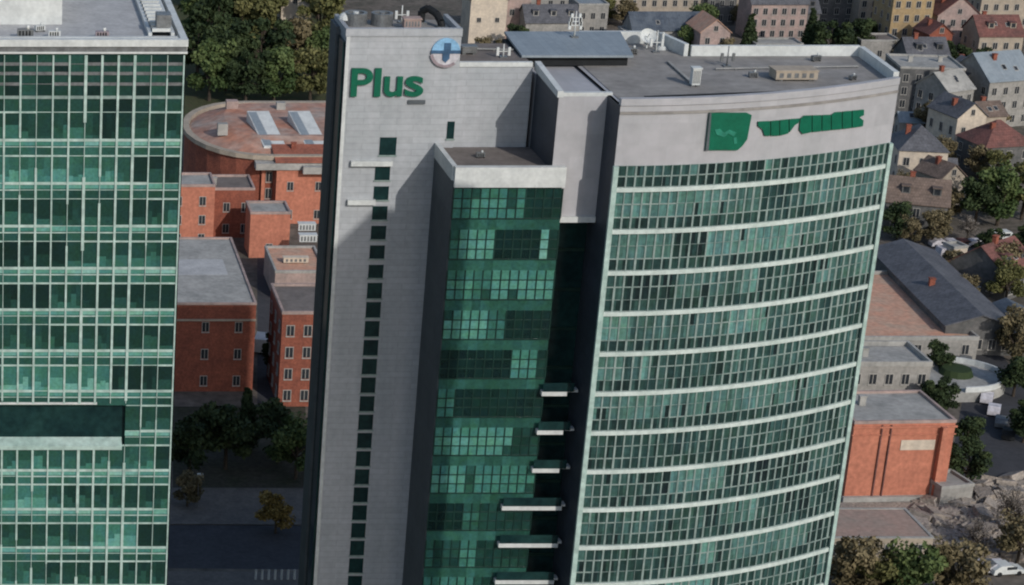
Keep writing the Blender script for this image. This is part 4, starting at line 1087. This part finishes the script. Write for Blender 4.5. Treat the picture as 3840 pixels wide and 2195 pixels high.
park = [('olive broad tree at the top of the park, behind the glass tower roof', 'olive', 500, 20, 1.65),
 ('mid green tree in the park directly right of the glass tower gantry', 'green', 490, 110, 1.45),
 ('dark tree in the park touching the glass tower edge, lower row', 'dark', 490, 200, 1.32),
 ('very dark tree in front of the park, above the left end of the brick roof', 'dark', 560, 225, 1.39),
 ('olive tree in the middle of the park, top row', 'olive', 585, 40, 1.72),
 ('light olive tree in the centre of the park', 'olive', 600, 130, 1.58),
 ('dark conifer-dense tree in the park front row, above the skylights', 'dark', 645, 215, 1.52),
 ('tall olive tree at the top of the park left of the cream house', 'olive', 660, 60, 1.65),
 ('brown tree in front of the park, right of the skylights', 'brown', 735, 205, 1.39),
 ('dark tree behind the cream house front', 'dark', 790, 45, 1.58),
 ('olive tree right of the cream house front, beside the grey slab', 'olive', 790, 150, 1.52),
 ('mid green tree at the right end of the park front row', 'green', 805, 215, 1.32),
 ('brownish tree along the top edge above the park', 'brown', 720, 10, 1.72),
 ('dark gap-filling tree in the second park row, left of the light centre tree', 'dark', 540, 140, 1.45),
 ('olive tree in the second park row, right of the light centre tree', 'olive', 655, 130, 1.45),
 ('mid green tree in the park front row, left of the skylights', 'green', 520, 250, 1.2),
 ('dark tree behind the middle of the brick roof ridge', 'dark', 610, 262, 1.15),
 ('mid green tree behind the skylights, front row of the park', 'green', 680, 262, 1.1),
 ('olive tree behind the right end of the brick roof', 'olive', 770, 262, 1.15),
 ('dark tree at the far top of the park, second from the left', 'dark', 560, -40, 1.5),
 ('olive tree at the far top of the park, third from the left', 'olive', 640, -45, 1.5),
 ('brown tree at the far top of the park, rightmost', 'brown', 780, -40, 1.5)]
for i, (lb, kd, ox, oy, s) in enumerate(park): tree(lb, kd, ox, oy, s, i, 'park trees behind the brick building')
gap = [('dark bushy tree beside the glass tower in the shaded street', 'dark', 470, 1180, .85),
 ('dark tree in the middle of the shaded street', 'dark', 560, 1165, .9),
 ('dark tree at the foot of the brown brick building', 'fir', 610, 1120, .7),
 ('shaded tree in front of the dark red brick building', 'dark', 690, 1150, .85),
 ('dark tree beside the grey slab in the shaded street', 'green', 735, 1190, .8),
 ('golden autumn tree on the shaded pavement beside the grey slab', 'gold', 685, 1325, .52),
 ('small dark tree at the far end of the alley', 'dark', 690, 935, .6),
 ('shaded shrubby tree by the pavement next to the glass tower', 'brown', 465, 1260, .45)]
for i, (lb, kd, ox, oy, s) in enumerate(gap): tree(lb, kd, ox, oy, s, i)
right = [('dark spiky conifer behind the rear parapet of the main roof', 'fir', 1858, 140, .85),
 ('dark conifer behind the main roof, left of the slate roofed house', 'fir', 2010, 135, .8),
 ('big dark tree behind the right half of the main roof', 'dark', 2060, 150, .95),
 ('dark tree behind the rear right corner of the main roof', 'dark', 2125, 140, .9),
 ('greenish tree beside the beige tenement at the top', 'green', 1745, 95, .8),
 ('dark green tree by the pink gabled house', 'green', 1705, 135, .7),
 ('small dark tree left of the plant room behind the cream house', 'dark', 1290, 140, .7),
 ('grey green tree at the top between grey blocks', 'olive', 1500, 60, .8),
 ('dark tree between the two red roofed houses', 'dark', 2425, 205, .8),
 ('dark tree at the right edge above the blue grey building', 'dark', 2520, 225, .8),
 ('dark tree in the row below the red roofed houses', 'dark', 2350, 195, .75),
 ('dark tree right of the cream gable', 'dark', 2450, 410, .75),
 ('olive tree left of the cream gable', 'brown', 2345, 420, .6),
 ('dark green tree at the right edge above the cross road', 'green', 2480, 560, 1.0),
 ('olive tree at the right edge beside the dark green one', 'olive', 2540, 545, .95),
 ('dark tree left of the dark green one above the cross road', 'dark', 2425, 555, .8),
 ('dark tree right of the slate roof', 'green', 2420, 690, .45),
 ('brown tree above the slate roof, beside the brown roofed house', 'brown', 2330, 590, .5),
 ('reddish brown tree at the right edge beside the cross road', 'brown', 2480, 720, .7),
 ('dark round tree in the garden below the salmon terrace', 'dark', 2335, 935, .5),
 ('dark tree beside the pale grey building with a window row', 'dark', 2330, 1035, .55),
 ('dark tree by the dark side road near the right edge', 'dark', 2520, 985, .6),
 ('small dark tree right of the orange box', 'dark', 2400, 1210, .6),
 ('grey leafless tree at the right edge of the yard', 'grey', 2510, 1330, .62),
 ('brownish leafless tree at the bottom of the yard', 'grey', 2425, 1375, .45),
 ('olive tree at the bottom beside the curved facade', 'brown', 2105, 1500, .75),
 ('green tree at the bottom, right of the olive one', 'olive', 2190, 1520, .7),
 ('dark green tree at the bottom centre of the yard edge', 'green', 2270, 1530, .75),
 ('brown green tree at the bottom, left of the white car', 'brown', 2370, 1520, .8),
 ('olive tree in the bottom right corner above the white car', 'brown', 2530, 1400, .6)]
for i, (lb, kd, ox, oy, s) in enumerate(right): tree(lb, kd, ox, oy, s, i)

# bollards and posts in the shaded street
bp = empty('bollard', G(636, 1440)); tag(bp, 'pale bollard in the row along the shaded street', 'bollard', 'bollards along the shaded street')
q = MB(); q.tube((0,0,0),(0,0,1.3),.16,.13,10); q.build('post', M['white'], bp)
q = MB(); q.tube((0,0,1.3),(0,0,1.42),.2,.1,10); q.build('cap', M['flatroof'], bp)
for ox in (652, 668, 684, 700, 716, 732):
    c = copy_tree(bp); c.location = G(ox, 1440)
lp = empty('street_lamp', G(491, 1262)); tag(lp, 'slim street lamp with a bright head on the shaded pavement', 'street lamp')
q = MB(); q.tube((0,0,0),(0,0,5),.09,.06,8); q.build('pole', M['steel'], lp)
q = MB(); q.box(-.2,.6,-.15,.15,5,5.2); q.build('lamp_head', M['white'], lp)

r9 = random.Random(21)
lbs = {'brown':'small brownish autumn tree among the old town houses', 'grey':'small bare grey tree among the old town houses', 'olive':'small olive tree among the old town houses', 'dark':'small dark tree among the old town houses'}
for ox, oy in ((2235,150),(2270,160),(2345,120),(2430,150),(2455,120),(2530,140),(2535,190),(2440,235),(2470,215),(2360,235),(2255,235),(2400,205),(2310,345),(2345,320),(2420,330),(2455,320),(2475,350),(2430,440),(2465,460),(2520,470),(2250,500),(2240,420),(2330,430),(2350,545),(2310,610),(2255,610),(2225,600),(2410,600),(2460,520),(2350,700),(2400,760),(2435,700),(2500,690),(2460,640),(2540,650),(2500,760),(2530,850),(2520,900),(2540,1100),(2395,1150),(2320,1030),(1560,70),(1450,60),(1330,105),(1770,40),(1830,60),(1900,60),(1960,60),(2110,60),(2150,110),(1800,150),(1720,160),(1250,150),(1200,150),(1420,140)):
    kd = r9.choice(['brown','brown','grey','olive','dark'])
    tree(lbs[kd], kd, ox + r9.uniform(-8,8), oy + r9.uniform(-4,4), r9.uniform(.42,.68), r9.randrange(2), kd+' trees among the old town houses')
cars = {}
for cl, lb in (('black','dark car parked along the streets at the right'), ('wht2','pale car parked along the streets at the right'), ('steel','grey car parked along the streets at the right'), ('redtile','dark red car parked along the streets at the right')):
    cars[cl] = None
spots = [(2400+18*k, 905+30*k, 62) for k in range(7)] + [(2350+26*k, 672, 2) for k in range(7)] + [(2340+30*k, 612, 2) for k in range(5)] + [(2440+24*k, 1420, 5) for k in range(3)]
names_ = {'black':'dark','wht2':'pale','steel':'grey','redtile':'dark red'}
for ox, oy, rz_ in spots:
    cl = r9.choice(['black','wht2','steel','steel','redtile','wht2'])
    p = G(ox, oy)
    if cars[cl] is None:
        cars[cl] = vehicle(names_[cl]+' car parked along the streets at the right', p.x, p.y, .012, R(rz_), cl, 4.3, 1.75, 1.45, 'car', 'car'); cars[cl]['group'] = names_[cl]+' parked cars at the right'
    else:
        c = copy_tree(cars[cl]); c.location = (p.x, p.y, .012); c.rotation_euler = (0,0,R(rz_))
rb = MB()
for k in range(1500):
    p = G(r9.uniform(2270,2545), r9.uniform(1190,1390))
    s_ = r9.uniform(.12,.6)*(1 + (r9.random() < .07)*1.6)
    Mx = Matrix.Translation((p.x, p.y, s_*.25)) @ Matrix.Rotation(r9.uniform(0,3),4,'Z') @ Matrix.Rotation(r9.uniform(-.5,.5),4,'X')
    rb.box(-s_,s_,-s_*.7,s_*.7,-s_*.3,s_*.4,0,.5,Mx)
tag(rb.build('rubble', M['rubbleg']), 'pale rubble and broken stone spread over the yard at the lower right', 'rubble', kind='stuff')
